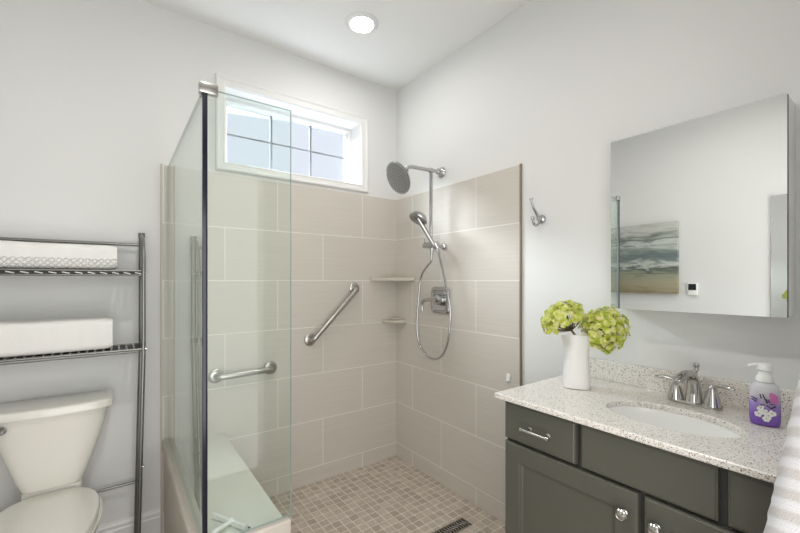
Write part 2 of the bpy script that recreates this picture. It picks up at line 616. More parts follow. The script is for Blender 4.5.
for k in (1, 2):
    x = GX0 + (GX1 - GX0) * k / 3
    box(b, (x - 0.0075, JD + 0.002, GZ0), (x + 0.0075, JD + 0.012, GZ1), 0.003)
z = (GZ0 + GZ1) / 2
box(b, (GX0, JD + 0.003, z - 0.006), (GX1, JD + 0.011, z + 0.006), 0.003)
obj('grille', b, M['grille'], win, True)
b = NB(); box(b, (GX0 - 0.004, JD + 0.015, GZ0 - 0.004), (GX1 + 0.004, JD + 0.019, GZ1 + 0.004))
obj('pane', b, M['pane'], win, False)

# ------------------------------------------------------------------ recessed lamp in the shower ceiling
def can_light(x, y, label, lens='lamp', group=None):
    t = thing('ceiling_light', (x, y, H - 0.012), label, 'ceiling light', group)
    bb = NB()
    lathe(bb, [(0.062, -0.004), (0.066, -0.011), (0.085, -0.009), (0.093, -0.003), (0.093, -0.0005), (0.062, -0.0005)], (x, y, H), seg=48, cap0=False, cap1=False)
    obj('trim_ring', bb, M['trim'], t)
    bb = NB()
    lathe(bb, [(0.062, -0.0045), (0.045, -0.0075), (0.001, -0.008)], (x, y, H), seg=48, cap0=True, cap1=True)
    obj('lens', bb, M[lens], t)
can_light(-0.608, -0.515, 'round white recessed ceiling light, lit, above the shower', )
can_light(-1.45, -1.55, 'added fill light, a round white recessed can out of view in the middle of the bathroom ceiling', 'lamp_fill')  # unseen lamp added to fill the room with light

# ------------------------------------------------------------------ shower bench / knee wall
t = thing('shower_bench', (-1.36, -0.52, 0), 'tiled shower bench with pale seat slab behind the glass', 'bench')
BX0, BX1, BY0, BZ, SZ = -1.520, -1.222, -1.070, 0.495, 0.464
YE = -1.034
b = NB(); box(b, (BX0 + 0.006, BY0 + 0.006, 0.0), (BX1 - 0.004, -0.0085, SZ - 0.022)); obj('base', b, M['tile_plain'], t, False)
b = NB(); box(b, (-1.4800, YE + 0.001, SZ - 0.022), (BX1, -0.0085, SZ), 0.003); obj('seat_slab', b, M['slab'], t)
b = NB()
box(b, (BX0 - 0.002, BY0, SZ - 0.0215), (-1.4815, -0.0108, BZ), 0.0065, 3)
box(b, (-1.4812, BY0, SZ - 0.0215), (BX1 + 0.002, YE, BZ), 0.007, 3)
obj('tile_ledge', b, M['tile_plain'], t)

# ------------------------------------------------------------------ glass enclosure
GXP, GYP, GT, GTOP = -1.4905, -1.043, 0.010, 1.933
t = thing('shower_enclosure', (-1.36, -0.52, BZ), 'frameless clear glass shower screen standing on the bench edge', 'glass screen')
b = NB(); box(b, (GXP - GT / 2, GYP + 0.007, BZ + 0.0005), (GXP + GT / 2, -0.0112, GTOP)); o = obj('glass_panel', b, M['glass'], t, False)
o.data.materials.append(M['glass_edge'])
b = NB(); box(b, (GXP + 0.007, GYP - GT / 2, BZ + 0.0005), (-1.2135, GYP + GT / 2, GTOP)); o2 = obj('glass_panel', b, M['glass'], t, False)
o2.data.materials.append(M['glass_edge'])
for ob, ax in ((o, 0), (o2, 1)):
    for p in ob.data.polygons:
        if abs(p.normal[ax]) < 0.5:
            p.material_index = 1
b = NB(); box(b, (GXP - 0.0075, GYP - 0.0075, BZ + 0.0005), (GXP + 0.0065, GYP + 0.0065, GTOP - 0.014), 0.002); obj('corner_seal', b, M['seal'], t)
b = NB()
box(b, (GXP - 0.017, GYP - 0.011, GTOP - 0.018), (GXP + 0.037, GYP + 0.011, GTOP + 0.014), 0.002)
box(b, (GXP - 0.011, GYP - 0.010, GTOP - 0.018), (GXP + 0.011, GYP + 0.037, GTOP + 0.014), 0.002)
obj('clamp', b, M['nickel'], t)

# ------------------------------------------------------------------ drain
t = thing('floor_drain', (-0.36, -0.888, 0.006), 'linear steel floor drain with wavy slots in the mosaic floor', 'drain')
b = NB(); box(b, (-0.60, -0.921, 0.0062), (-0.165, -0.855, 0.0085), 0.0008); obj('slot_bed', b, M['black'], t)
b = NB()
for lo, hi in (((-0.605, -0.926, 0.0065), (-0.160, -0.919, 0.0105)), ((-0.605, -0.857, 0.0065), (-0.160, -0.850, 0.0105)), ((-0.168, -0.926, 0.0065), (-0.160, -0.850, 0.0105)), ((-0.605, -0.926, 0.0065), (-0.597, -0.850, 0.0105))):
    box(b, lo, hi)
for k in range(24):
    x = -0.590 + k * 0.0178
    pts = [(x + 0.006 * math.sin(i / 12 * 2 * PI), -0.919 + 0.062 * i / 12, 0.0093) for i in range(13)]
    tube(b, pts, 0.0032, 6)
obj('grate', b, M['drain'], t)

# ------------------------------------------------------------------ corner shelves
t = thing('corner_shelf', (-0.01, -0.01, 1.328), 'large flat tan corner shelf in the shower, the upper one', 'shelf', )
b = NB()
prism(b, [(-0.0083, -0.0083), (-0.0083, -0.238), (-0.020, -0.238), (-0.238, -0.020), (-0.238, -0.0083)], 1.326, 1.350, 'z', 0.005)
obj('slab', b, M['tile_plain'], t)
t = thing('corner_shelf', (-0.01, -0.01, 1.028), 'small rounded tan soap shelf low in the shower corner', 'shelf')
b = NB()
arc = [(-0.0083 - 0.132 * math.cos(a), -0.0083 - 0.132 * math.sin(a)) for a in [i / 14 * PI / 2 for i in range(15)]]
prism(b, [(-0.0083, -0.0083)] + arc[::-1], 1.020, 1.040, 'z', 0.006)
obj('slab', b, M['tile_plain'], t)
b = NB()
arc = [(-0.03 - 0.06 * math.cos(a), -0.03 - 0.06 * math.sin(a)) for a in [i / 10 * PI / 2 for i in range(11)]]
prism(b, [(-0.03, -0.03)] + arc[::-1], 1.0402, 1.052, 'z', 0.005)
obj('soap_rest', b, M['tile_plain'], t)

# ------------------------------------------------------------------ grab bars
def grab_bar(p, q, label):
    p, q = Vector(p), Vector(q)
    m = (p + q) / 2
    t = thing('grab_bar', (m.x, -0.008, min(p.z, q.z)), label, 'grab bar', 'steel grab bars in the shower')
    ax = (q - p).normalized()
    out = Vector((0, -1, 0))
    path = []
    s = 0.052
    for e, d in ((p, ax), (q, -ax)):
        arc = [e + out * 0.012] + [e + out * (s - 0.028 + 0.028 * math.sin(a)) + d * (0.028 - 0.028 * math.cos(a)) for a in [i / 6 * PI / 2 for i in range(7)]]
        path = path + arc if d == ax and not path else path + arc[::-1]
    bb = NB(); tube(bb, path, 0.0165, 16); obj('bar', bb, M['steel'], t)
    for e in (p, q):
        bb = NB(); lathe(bb, [(0.039, 0.001), (0.039, 0.006), (0.033, 0.012), (0.018, 0.014)], e, (0, -1, 0), 28); obj('flange', bb, M['steel'], t)
grab_bar((-0.700, -0.0085, 0.945), (-0.372, -0.0085, 1.275), 'diagonal brushed steel grab bar on the tiled back wall of the shower')
grab_bar((-1.262, -0.0085, 0.790), (-0.957, -0.0085, 0.797), 'short horizontal brushed steel grab bar seen through the shower glass')

# ------------------------------------------------------------------ rain shower with slide pipe
SY = -0.509
t = thing('rain_shower', (-0.009, SY, 1.50), 'chrome overhead rain shower with vertical pipe on the tiled wall', 'shower')
b = NB(); lathe(b, [(0.034, 0.001), (0.034, 0.005), (0.027, 0.012), (0.018, 0.018), (0.016, 0.026), (0.019, 0.030), (0.019, 0.040), (0.013, 0.046)], (0, SY, 2.035), (-1, 0, 0), 28); obj('wall_flange', b, M['chrome'], t)
b = NB(); tube(b, spline([(-0.02, SY, 2.035), (-0.10, SY, 2.032), (-0.19, SY, 2.030), (-0.250, SY, 2.028), (-0.280, SY, 2.018), (-0.290, SY, 2.000)], 6), 0.0118, 14); obj('arm', b, M['chrome'], t)
b = NB(); lathe(b, [(0.011, 0), (0.0155, 0.004), (0.0155, 0.03), (0.011, 0.034)], (-0.078, SY, 2.032), (-1, 0, 0), 20); obj('tee', b, M['chrome'], t)
b = NB(); tube(b, [(-0.095, SY, 2.034), (-0.095, SY, 1.572)], 0.0108, 16); obj('slide_pipe', b, M['chrome'], t)
# head
hn = Vector((-0.879, 0.007, -0.477)).normalized()
hc = Vector((-0.355, SY, 1.943))
b = NB(); sphere(b, (-0.292, SY, 1.988), 0.013, 14, 8)
lathe(b, [(0.016, 0.0), (0.018, 0.004), (0.018, 0.012), (0.013, 0.016)], Vector((-0.292, SY, 1.988)) , hn, 18); obj('ball_joint', b, M['chrome'], t)
b = NB(); lathe(b, [(0.012, -0.060), (0.016, -0.040), (0.030, -0.026), (0.070, -0.016), (0.096, -0.009), (0.101, -0.003), (0.101, 0.003), (0.097, 0.0045), (0.094, 0.003)], hc, hn, 48); hd = obj('rain_head', b, M['chrome'], t)
b = NB(); lathe(b, [(0.0945, 0.0), (0.0945, 0.0045), (0.09, 0.0055), (0.001, 0.0055)], hc, hn, 48); sp = obj('spray_face', b, M['face'], hd)
u, w = frame_for(hn)
b = NB()
for ring, cnt in ((0.012, 5), (0.024, 10), (0.036, 15), (0.048, 20), (0.060, 25), (0.072, 30), (0.084, 35)):
    for k in range(cnt):
        a = 2 * PI * (k + 0.13 * ring * 100) / cnt
        lathe(b, [(0.0030, 0.005), (0.0030, 0.0075), (0.0014, 0.0085)], hc + (u * math.cos(a) + w * math.sin(a)) * ring, hn, 6)
obj('nozzle_pattern', b, M['nozzle'], hd)
# diverter at the foot of the pipe, with the holder
b = NB()
lathe(b, [(0.010, -0.075), (0.017, -0.072), (0.017, -0.045), (0.021, -0.040), (0.021, 0.030), (0.017, 0.034), (0.014, 0.052)], (-0.095, SY - 0.005, 1.556), (0, -1, 0), 24)
lathe(b, [(0.0145, 0.0), (0.0145, 0.03), (0.012, 0.034)], (-0.095, SY, 1.56), (0, 0, 1), 20)
lathe(b, [(0.013, 0.0), (0.015, 0.012), (0.012, 0.030), (0.008, 0.052)], (-0.092, SY - 0.008, 1.545), (0, 0.1, -1), 20)
obj('diverter', b, M['chrome'], t)
b = NB(); tube(b, [(-0.095, SY + 0.062, 1.568), (-0.095, SY + 0.068, 1.60)], [0.006, 0.004], 10); obj('diverter_lever', b, M['chrome'], t)
b = NB(); lathe(b, [(0.022, 0.001), (0.022, 0.008), (0.017, 0.014), (0.012, 0.018), (0.012, 0.082)], (-0.0085, SY - 0.030, 1.548), (-1, 0, 0), 24); obj('wall_bracket', b, M['chrome'], t)
b = NB(); lathe(b, [(0.020, -0.018), (0.021, 0.0), (0.018, 0.022)], (-0.100, SY - 0.058, 1.548), (-0.45, 0.12, 0.85), 20); obj('hand_shower_holder', b, M['chrome'], t)

# hand shower resting in the holder, with its hose
t = thing('hand_shower', (-0.10, SY - 0.06, 1.50), 'chrome hand shower with long looping hose resting in its holder', 'hand shower')
ha, hb = Vector((-0.093, SY - 0.062, 1.512)), Vector((-0.190, SY - 0.012, 1.690))
b = NB(); tube(b, spline([ha, ha.lerp(hb, 0.35), ha.lerp(hb, 0.75), hb, hb + Vector((-0.016, 0.006, 0.028))], 5), [0.0105 + 0.004 * math.sin(i / 20 * PI) for i in range(21)], 16); obj('handle', b, M['chrome'], t)
fn = Vector((-0.533, 0.0, -0.843)).normalized()
fc = Vector((-0.198, SY, 1.716))
b = NB(); lathe(b, [(0.004, -0.034), (0.024, -0.031), (0.048, -0.021), (0.058, -0.006), (0.060, 0.006), (0.056, 0.012), (0.051, 0.009)], fc, fn, 36); hh = obj('head', b, M['chrome'], t)
b = NB(); lathe(b, [(0.0515, 0.004), (0.050, 0.011), (0.030, 0.0118), (0.028, 0.009), (0.012, 0.009), (0.010, 0.0115), (0.001, 0.012)], fc, fn, 36); obj('spray_face', b, M['face'], hh)
hp = [(-0.093, -0.512, 1.496), (-0.092, -0.508, 1.455), (-0.090, -0.470, 1.425), (-0.090, -0.420, 1.380), (-0.088, -0.392, 1.320), (-0.086, -0.370, 1.180), (-0.085, -0.354, 1.030), (-0.083, -0.370, 0.925),
      (-0.080, -0.432, 0.850), (-0.079, -0.508, 0.826), (-0.079, -0.590, 0.858), (-0.079, -0.645, 0.945), (-0.080, -0.670, 1.090), (-0.082, -0.668, 1.180), (-0.085, -0.640, 1.290), (-0.088, -0.606, 1.410), (-0.092, SY - 0.066, 1.512)]
b = NB(); tube(b, spline(hp, 10), 0.0072, 10); obj('hose', b, M['chrome'], t)

# mixer valve
t = thing('shower_valve', (-0.009, -0.53, 1.11), 'chrome shower mixer valve with square plate behind the hose', 'valve')
b = NB()
def rrect(cy, cz, ay, az, x, n=7):
    return [Vector((x, cy + math.copysign(abs(math.cos(a)) ** (2 / n), math.cos(a)) * ay, cz + math.copysign(abs(math.sin(a)) ** (2 / n), math.sin(a)) * az)) for a in [2 * PI * j / 48 for j in range(48)]]
loft(b, [rrect(-0.505, 1.20, .088, .088, -0.0086), rrect(-0.505, 1.20, .088, .088, -0.013), rrect(-0.505, 1.20, .080, .080, -0.021), rrect(-0.505, 1.20, .068, .068, -0.023), rrect(-0.505, 1.20, .062, .062, -0.018)]); obj('plate', b, M['chrome'], t)
b = NB(); lathe(b, [(0.036, 0.018), (0.034, 0.034), (0.028, 0.052), (0.022, 0.066), (0.010, 0.070)], (0, -0.505, 1.205), (-1, 0, 0), 28); obj('hub', b, M['chrome'], t)
b = NB(); tube(b, spline([(-0.058, -0.50, 1.205), (-0.066, -0.45, 1.203), (-0.070, -0.405, 1.195), (-0.070, -0.390, 1.17), (-0.068, -0.390, 1.13)], 5), [0.013 - 0.00025 * i for i in range(21)], 12); obj('lever', b, M['chrome'], t)

# little adhesive hook on the tile by the vanity
t = thing('adhesive_hook', (-0.012, -1.048, 0.785), 'tiny white adhesive hook on the tile above the counter corner', 'hook')
b = NB(); box(b, (-0.0135, -1.060, 0.785), (-0.0083, -1.036, 0.828), 0.002); obj('plate', b, M['plastic'], t)
b = NB(); tube(b, spline([(-0.013, -1.048, 0.806), (-0.016, -1.048, 0.791), (-0.023, -1.048, 0.785), (-0.028, -1.048, 0.793)], 5), 0.0032, 8); obj('prong', b, M['plastic'], t)

# ------------------------------------------------------------------ robe hook
t = thing('robe_hook', (-0.001, -1.245, 1.60), 'polished nickel double robe hook on the painted wall beside the shower tile', 'hook')
b = NB(); lathe(b, [(0.022, 0.0005), (0.022, 0.005), (0.018, 0.011), (0.011, 0.015), (0.009, 0.030)], (0, -1.245, 1.635), (-1, 0, 0), 28); obj('backplate', b, M['chrome'], t)
b = NB(); tube(b, spline([(-0.024, -1.245, 1.630), (-0.040, -1.244, 1.655), (-0.068, -1.243, 1.685), (-0.084, -1.242, 1.722)], 6), [0.0075 - 0.00015 * i for i in range(19)], 12)
lathe(b, [(0.004, -0.004), (0.011, -0.002), (0.011, 0.003), (0.004, 0.005)], (-0.085, -1.242, 1.725), (-0.35, 0, 0.95), 16); obj('upper_prong', b, M['chrome'], t)
b = NB(); tube(b, spline([(-0.022, -1.245, 1.634), (-0.033, -1.245, 1.608), (-0.052, -1.244, 1.600), (-0.068, -1.243, 1.612), (-0.074, -1.243, 1.630)], 6), 0.0066, 12); sphere(b, (-0.075, -1.243, 1.634), 0.0095, 12, 8); obj('lower_prong', b, M['chrome'], t)

# ------------------------------------------------------------------ towel rack over the toilet
t = thing('towel_rack', (-1.935, -0.14, 0), 'tall grey metal two-tier towel rack standing over the toilet', 'rack')
RXR, RXL, RYB, RYF = -1.612, -2.258, -0.040, -0.215
def splay(x, z):             # the end frames spread a little towards the floor
    return x + (-0.022 if x == RXR else 0.022) * (1.0 - min(z, 1.0))
for x in (RXR, RXL):
    sgn = 1 if x == RXR else -1
    b = NB(); tube(b, [(splay(x, 0), RYB, 0.001), (x, RYB, 1.0), (x, RYB, 1.545)], 0.0125, 14); tube(b, [(x, RYB, 1.545), (x, RYB, 1.568)], 0.0145, 14); obj('back_post', b, M['rack'], t)
    b = NB(); tube(b, [(splay(x, 0), RYF, 0.001), (x, RYF, 1.0), (x, RYF, 1.22)] + spline([(x, RYF, 1.30), (x, RYF, 1.40), (x, -0.190, 1.475), (x, -0.130, 1.530), (x, -0.050, 1.552)], 6), 0.0085, 12); obj('front_post', b, M['rack'], t)
    for z in (1.366, 1.008, 0.33):
        xx = splay(x, z)
        b = NB(); box(b, (xx - 0.006, RYF, z - 0.007), (xx + 0.006, RYB, z + 0.007), 0.002); obj('side_rail', b, M['rack'], t)
    for y, z in ((RYB, 1.366), (RYF, 1.366), (RYB, 1.008), (RYF, 1.008), (RYF, 0.46)):
        b = NB(); lathe(b, [(0.005, 0.007), (0.005, 0.0125), (0.003, 0.0142)], (splay(x, z), y, z), (sgn, 0, 0), 10); obj('screw', b, M['chrome'], t)
for y, z, r in ((RYB, 1.508, 0.0075), (RYB, 0.322, 0.0065)):
    b = NB(); tube(b, [(splay(RXL, z), y, z), (splay(RXR, z), y, z)], r, 12); obj('cross_rail', b, M['rack'], t)
for z in (1.366, 1.008):
    top = z > 1.2
    b = NB()
    for y in (RYF, RYB):
        if top:
            tube(b, [(RXL, y, z + 0.008), (RXR, y, z + 0.008)], 0.0042, 10)
            tube(b, [(RXL, y, z - 0.012), (RXR, y, z - 0.012)], 0.0034, 10)
        else:
            tube(b, [(RXL, y, z + 0.002), (RXR, y, z + 0.002)], 0.0062, 12)
            tube(b, [(RXL, y, z - 0.012), (RXR, y, z - 0.012)], 0.0025, 8)
    obj('shelf_rails', b, M['rack'], t)
    b = NB()
    if top:
        box(b, (RXL + 0.006, RYF + 0.003, z - 0.010), (RXR - 0.006, RYF + 0.006, z + 0.005))
    n = 22
    for k in range(n):
        x = RXL + 0.02 + (RXR - RXL - 0.04) * k / (n - 1)
        box(b, (x - 0.0105, RYF, z + 0.002), (x + 0.0105, RYB, z + 0.005))
    obj('shelf_slats', b, M['rack_dark'], t)
    if top:
        b = NB()
        n = 15
        for k in range(n):
            x = RXL + 0.030 + (RXR - RXL - 0.05) * k / (n - 1)
            tube(b, [(x - 0.013, RYF - 0.0005, z + 0.000), (x + 0.012, RYF - 0.0005, z - 0.006)], 0.0026, 8)
        obj('front_wires', b, M['wire'], t)

# folded towels
def waffle_mat():
    m, tr, bs = new_mat('waffle_towel')
    g = tr.nodes.new('ShaderNodeTexCoord')
    s = tr.nodes.new('ShaderNodeSeparateXYZ'); tr.links.new(g.outputs['Object'], s.inputs[0])
    def mth(op, a, b_):
        n = tr.nodes.new('ShaderNodeMath'); n.operation = op
        for i, v in enumerate((a, b_)):
            if v is None: continue
            if isinstance(v, (int, float)): n.inputs[i].default_value = v
            else: tr.links.new(v, n.inputs[i])
        return n.outputs[0]
    a = mth('MULTIPLY', mth('ADD', s.outputs['X'], s.outputs['Z']), 134.0)
    c = mth('MULTIPLY', mth('SUBTRACT', s.outputs['X'], s.outputs['Z']), 134.0)
    d = mth('MINIMUM', mth('ABSOLUTE', mth('SINE', a, None), None), mth('ABSOLUTE', mth('SINE', c, None), None))
    d = mth('MINIMUM', mth('MULTIPLY', d, 2.2), 1.0)
    band = mth('LESS_THAN', s.outputs['Z'], 0.046)
    d = mth('SUBTRACT', 1.0, mth('MULTIPLY', mth('SUBTRACT', 1.0, d), band))
    bp = tr.nodes.new('ShaderNodeBump'); bp.inputs['Strength'].default_value = 1.0; bp.inputs['Distance'].default_value = 0.0035
    tr.links.new(d, bp.inputs['Height']); tr.links.new(bp.outputs[0], bs.inputs['Normal'])
    bs.inputs['Base Color'].default_value = (0.80, 0.79, 0.775, 1); bs.inputs['Roughness'].default_value = 0.95
    bs.inputs['Specular IOR Level'].default_value = 0.1
    return m
M['waffle'] = waffle_mat()

def folded_towel(name, x0, x1, y0, y1, z0, h, layers, mat, label, seed):
    """one long sheet folded in layers: an S of rounded plies, the fold at the front"""
    rnd = random.Random(seed)
    t = bmesh.new()
    N = 26
    ply = h / layers
    for k in range(layers):
        za, zb = z0 + ply * k + 0.0008, z0 + ply * (k + 1) - 0.0008
        rings = []
        for i in range(N + 1):
            x = x0 + (x1 - x0) * i / N
            wob = 0.003 * noise.noise(Vector((x * 9 + seed, k * 3.1, 0.4)))
            end = 1.0
            yy0 = y0 + 0.003 * rnd.random() + wob
            e_ = min(i, N - i)
            shr = (0.007, 0.002, 0.0)[min(e_, 2)]
            rr = 0.026
            ring = []
            for cy_, cz_, a0 in ((yy0 + rr, zb - rr, PI / 2), (yy0 + rr, za + rr, PI), (y1 - rr, za + rr, 1.5 * PI), (y1 - rr, zb - rr, 2 * PI)):
                for j in range(6):
                    a = a0 + PI / 2 * j / 5
                    q = rr - shr
                    sag = 0.006 * noise.noise(Vector((x * 6 + seed, 1.7, 0))) if cz_ > (za + zb) / 2 else 0.0
                    ring.append(Vector((x, cy_ + q * math.cos(a), cz_ + q * math.sin(a) + sag)))
            rings.append(ring)
        loft(t, rings)
    o = obj(name, t, mat, None, True, 60)
    return tag(o, label, 'towel', 'folded white towels on the rack')
folded_towel('towel', -2.20, -1.712, -0.222, -0.055, 1.3790, 0.109, 1, M['waffle'], 'folded white towel with a diamond weave band on the top shelf of the rack', 1)
folded_towel('towel', -2.20, -1.728, -0.225, -0.055, 1.0210, 0.140, 1, M['towel'], 'plain folded white towel on the lower shelf of the rack, above the toilet', 5)

# ------------------------------------------------------------------ toilet
TX = -1.935
t = thing('toilet', (TX, -0.40, 0), 'white two-piece toilet with closed lid under the towel rack', 'toilet')
b = NB()
loft(b, [sring(TX, -0.125, z, ax, ay, 5, 48, bow) for z, ax, ay, bow in ((0.452, 0.085, 0.070, 0.004), (0.458, 0.100, 0.080, 0.006), (0.50, 0.118, 0.084, 0.008), (0.56, 0.138, 0.086, 0.011), (0.64, 0.164, 0.088, 0.015), (0.72, 0.184, 0.090, 0.019), (0.768, 0.193, 0.091, 0.020))])
tank = obj('tank', b, M['porcelain'], t)
b = NB()
loft(b, [sring(TX, -0.125, z, ax, ay, 7, 96, bow) for z, ax, ay, bow in ((0.7685, 0.203, 0.100, 0.022), (0.7705, 0.2085, 0.104, 0.024), (0.7975, 0.2085, 0.104, 0.024), (0.8025, 0.205, 0.1005, 0.0235), (0.8050, 0.197, 0.093, 0.022))])
obj('tank_lid', b, M['porcelain'], t)
b = NB(); lathe(b, [(0.016, 0.0), (0.016, 0.008), (0.010, 0.014), (0.008, 0.026)], (TX - 0.145, -0.222, 0.735), (-0.15, -1, 0), 20)
tube(b, [(TX - 0.145, -0.246, 0.735), (TX - 0.172, -0.252, 0.733), (TX - 0.207, -0.254, 0.727)], [0.009, 0.0075, 0.009], 12); obj('flush_lever', b, M['chrome'], t)
def egg(cx, y0, y1, wide, z, k=48, n=2.3):
    out = []
    cy = y0 + (y1 - y0) * 0.42
    for j in range(k):
        a = 2 * PI * j / k
        c, s = math.cos(a), math.sin(a)
        x = math.copysign(abs(c) ** (2 / n), c) * wide
        if s >= 0:
            y = cy + (y0 - cy) * abs(s) ** (2 / 2.5)
        else:
            y = cy + (y1 - cy) * abs(s) ** (2 / 2.0)
        out.append(Vector((cx + x, y, z)))
    return out
b = NB()
loft(b, [egg(TX, -0.26, -0.55, 0.10, 0.001), egg(TX, -0.25, -0.56, 0.112, 0.02), egg(TX, -0.22, -0.56, 0.105, 0.12), egg(TX, -0.20, -0.60, 0.115, 0.22), egg(TX, -0.17, -0.66, 0.150, 0.31), egg(TX, -0.15, -0.70, 0.172, 0.375), egg(TX, -0.15, -0.705, 0.176, 0.398)])
obj('bowl', b, M['porcelain'], t)
b = NB(); box(b, (TX - 0.097, -0.186, 0.398), (TX + 0.097, -0.05, 0.4515), 0.012, 3); obj('tank_shelf', b, M['porcelain'], t)
b = NB(); loft(b, [egg(TX, -0.200, -0.712, 0.160, 0.3985), egg(TX, -0.198, -0.715, 0.164, 0.402), egg(TX, -0.198, -0.715, 0.164, 0.414), egg(TX, -0.200, -0.712, 0.161, 0.418)]); obj('seat', b, M['porcelain'], t)
b = NB(); loft(b, [egg(TX, -0.194, -0.714, 0.163, 0.4195), egg(TX, -0.191, -0.718, 0.167, 0.424), egg(TX, -0.191, -0.718, 0.167, 0.432), egg(TX, -0.195, -0.713, 0.163, 0.438), egg(TX, -0.219, -0.69, 0.143, 0.442)]); obj('lid', b, M['porcelain'], t)

# ------------------------------------------------------------------ vanity cabinet
VX, VY0, VY1 = -0.525, -2.380, -1.431
t = thing('vanity_cabinet', (-0.27, -1.91, 0), 'dark grey-green vanity cabinet with drawers and panelled doors', 'cabinet')
b = NB()
box(b, (VX + 0.021, VY0, 0.10), (-0.002, VY1, 0.710)); box(b, (VX + 0.021, VY0, 0.71), (VX + 0.05, VY1, 0.8795))
box(b, (VX + 0.03, VY0, 0.71), (-0.002, VY0 + 0.018, 0.8795)); box(b, (VX + 0.03, VY1 - 0.018, 0.71), (-0.002, VY1, 0.8795))
obj('carcass', b, M['cab'], t, False)
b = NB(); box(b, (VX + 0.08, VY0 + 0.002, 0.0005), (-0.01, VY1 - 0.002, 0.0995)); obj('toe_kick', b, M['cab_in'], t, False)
b = NB(); box(b, (VX + 0.0195, VY0 + 0.006, 0.104), (VX + 0.0209, VY1 - 0.002, 0.879)); obj('painted_gap_shade', b, M['cab_in'], t, False)  # dark sheet that paints the shade between drawer and door fronts

def slab_front(y0, y1, z0, z1):
    """flat front with a small stepped, bevelled edge"""
    bb = NB()
    frame = [(0.0, 0.0), (0.0, 0.0145), (0.0015, 0.0170), (0.0045, 0.0172), (0.0065, 0.019)]
    rows = []
    for o, h in frame:
        x = VX + 0.0192 - h
        rows.append([Vector((x, y0 + o, z0 + o)), Vector((x, y1 - o, z0 + o)), Vector((x, y1 - o, z1 - o)), Vector((x, y0 + o, z1 - o))])
    loft(bb, rows)
    return bb

def panel_front(y0, y1, z0, z1, rail=0.062):
    bb = NB()
    frame = [(0.0, 0.0), (0.0, 0.0145), (0.0015, 0.0170), (0.0045, 0.0172), (0.0065, 0.019), (rail, 0.019), (rail + 0.003, 0.014), (rail + 0.010, 0.012), (rail + 0.013, 0.008)]
    rows = []
    for o, h in frame:
        x = VX + 0.0192 - h
        rows.append([Vector((x, y0 + o, z0 + o)), Vector((x, y1 - o, z0 + o)), Vector((x, y1 - o, z1 - o)), Vector((x, y0 + o, z1 - o))])
    loft(bb, rows)
    return bb

def bar_pull(parent, yc, zc, L=0.11):
    bb = NB()
    x = VX - 0.030
    tube(bb, [(x, yc - L / 2, zc), (x, yc + L / 2, zc)], 0.0055, 12)
    for s in (-1, 1):
        lathe(bb, [(0.0055, -0.004), (0.0078, -0.003), (0.0078, 0.004), (0.0055, 0.005)], (x, yc + s * (L / 2 - 0.001), zc), (0, s, 0), 14)
        tube(bb, [(VX + 0.0006, yc + s * (L / 2 - 0.016), zc), (x, yc + s * (L / 2 - 0.016), zc)], 0.0042, 10)
        lathe(bb, [(0.008, 0.0), (0.008, 0.002), (0.005, 0.004)], (VX + 0.0002, yc + s * (L / 2 - 0.016), zc), (-1, 0, 0), 14)
    obj('handle', bb, M['nickel'], parent)

def knob(parent, yc, zc):
    bb = NB()
    lathe(bb, [(0.0085, 0.0), (0.0085, 0.002), (0.006, 0.004), (0.0055, 0.012), (0.010, 0.016), (0.0160, 0.020), (0.0165, 0.024), (0.0135, 0.0275), (0.0125, 0.0265), (0.006, 0.029), (0.001, 0.0295)], (VX, yc, zc), (-1, 0, 0), 28)
    obj('knob', bb, M['nickel'], parent)

d = obj('drawer', slab_front(-1.713, -1.434, 0.736, 0.871), M['cab'], t, True, 20); bar_pull(d, -1.582, 0.799, 0.104)
obj('false_front', slab_front(-2.080, -1.732, 0.736, 0.871), M['cab'], t, True, 20)
d = obj('drawer', slab_front(-2.374, -2.098, 0.736, 0.871), M['cab'], t, True, 20); bar_pull(d, -2.236, 0.795, 0.106)
d = obj('door', panel_front(-1.899, -1.434, 0.112, 0.725), M['cab'], t, True, 20); knob(d, -1.864, 0.657)
d = obj('door', panel_front(-2.374, -1.915, 0.112, 0.725), M['cab'], t, True, 20); knob(d, -1.948, 0.657)

# ------------------------------------------------------------------ countertop with oval hole, backsplash
CX0, CY0, CY1, CZ0, CZ1 = -0.546, -2.386, -1.402, 0.8800, 0.900
SKX, SKY, SAX, SAY = -0.310, -1.900, 0.122, 0.181
t = thing('countertop', (-0.28, -1.91, CZ0), 'speckled pale quartz vanity top with backsplash and oval sink cut-out', 'countertop')
b = NB()
K = 64
def outer(j, x0, x1, y0, y1):
    a = 2 * PI * (j + 0.5) / K
    c, s = math.cos(a), math.sin(a)
    # ray from sink centre to the rectangle
    ts = []
    if c > 0: ts.append((x1 - SKX) / c)
    if c < 0: ts.append((x0 - SKX) / c)
    if s > 0: ts.append((y1 - SKY) / s)
    if s < 0: ts.append((y0 - SKY) / s)
    k = min(ts)
    return [SKX + c * k, SKY + s * k]
def rect_ring(x0, x1, y0, y1, z):
    pts = [outer(j, x0, x1, y0, y1) for j in range(K)]
    for cx, cy in ((x0, y0), (x0, y1), (x1, y0), (x1, y1)):
        i = min(range(K), key=lambda q: (pts[q][0] - cx) ** 2 + (pts[q][1] - cy) ** 2)
        pts[i] = [cx, cy]
    return [Vector((p[0], p[1], z)) for p in pts]
def hole_ring(e, z):
    return [Vector((SKX + (SAX + e) * math.cos(2 * PI * (j + .5) / K), SKY + (SAY + e) * math.sin(2 * PI * (j + .5) / K), z)) for j in range(K)]
e = 0.003
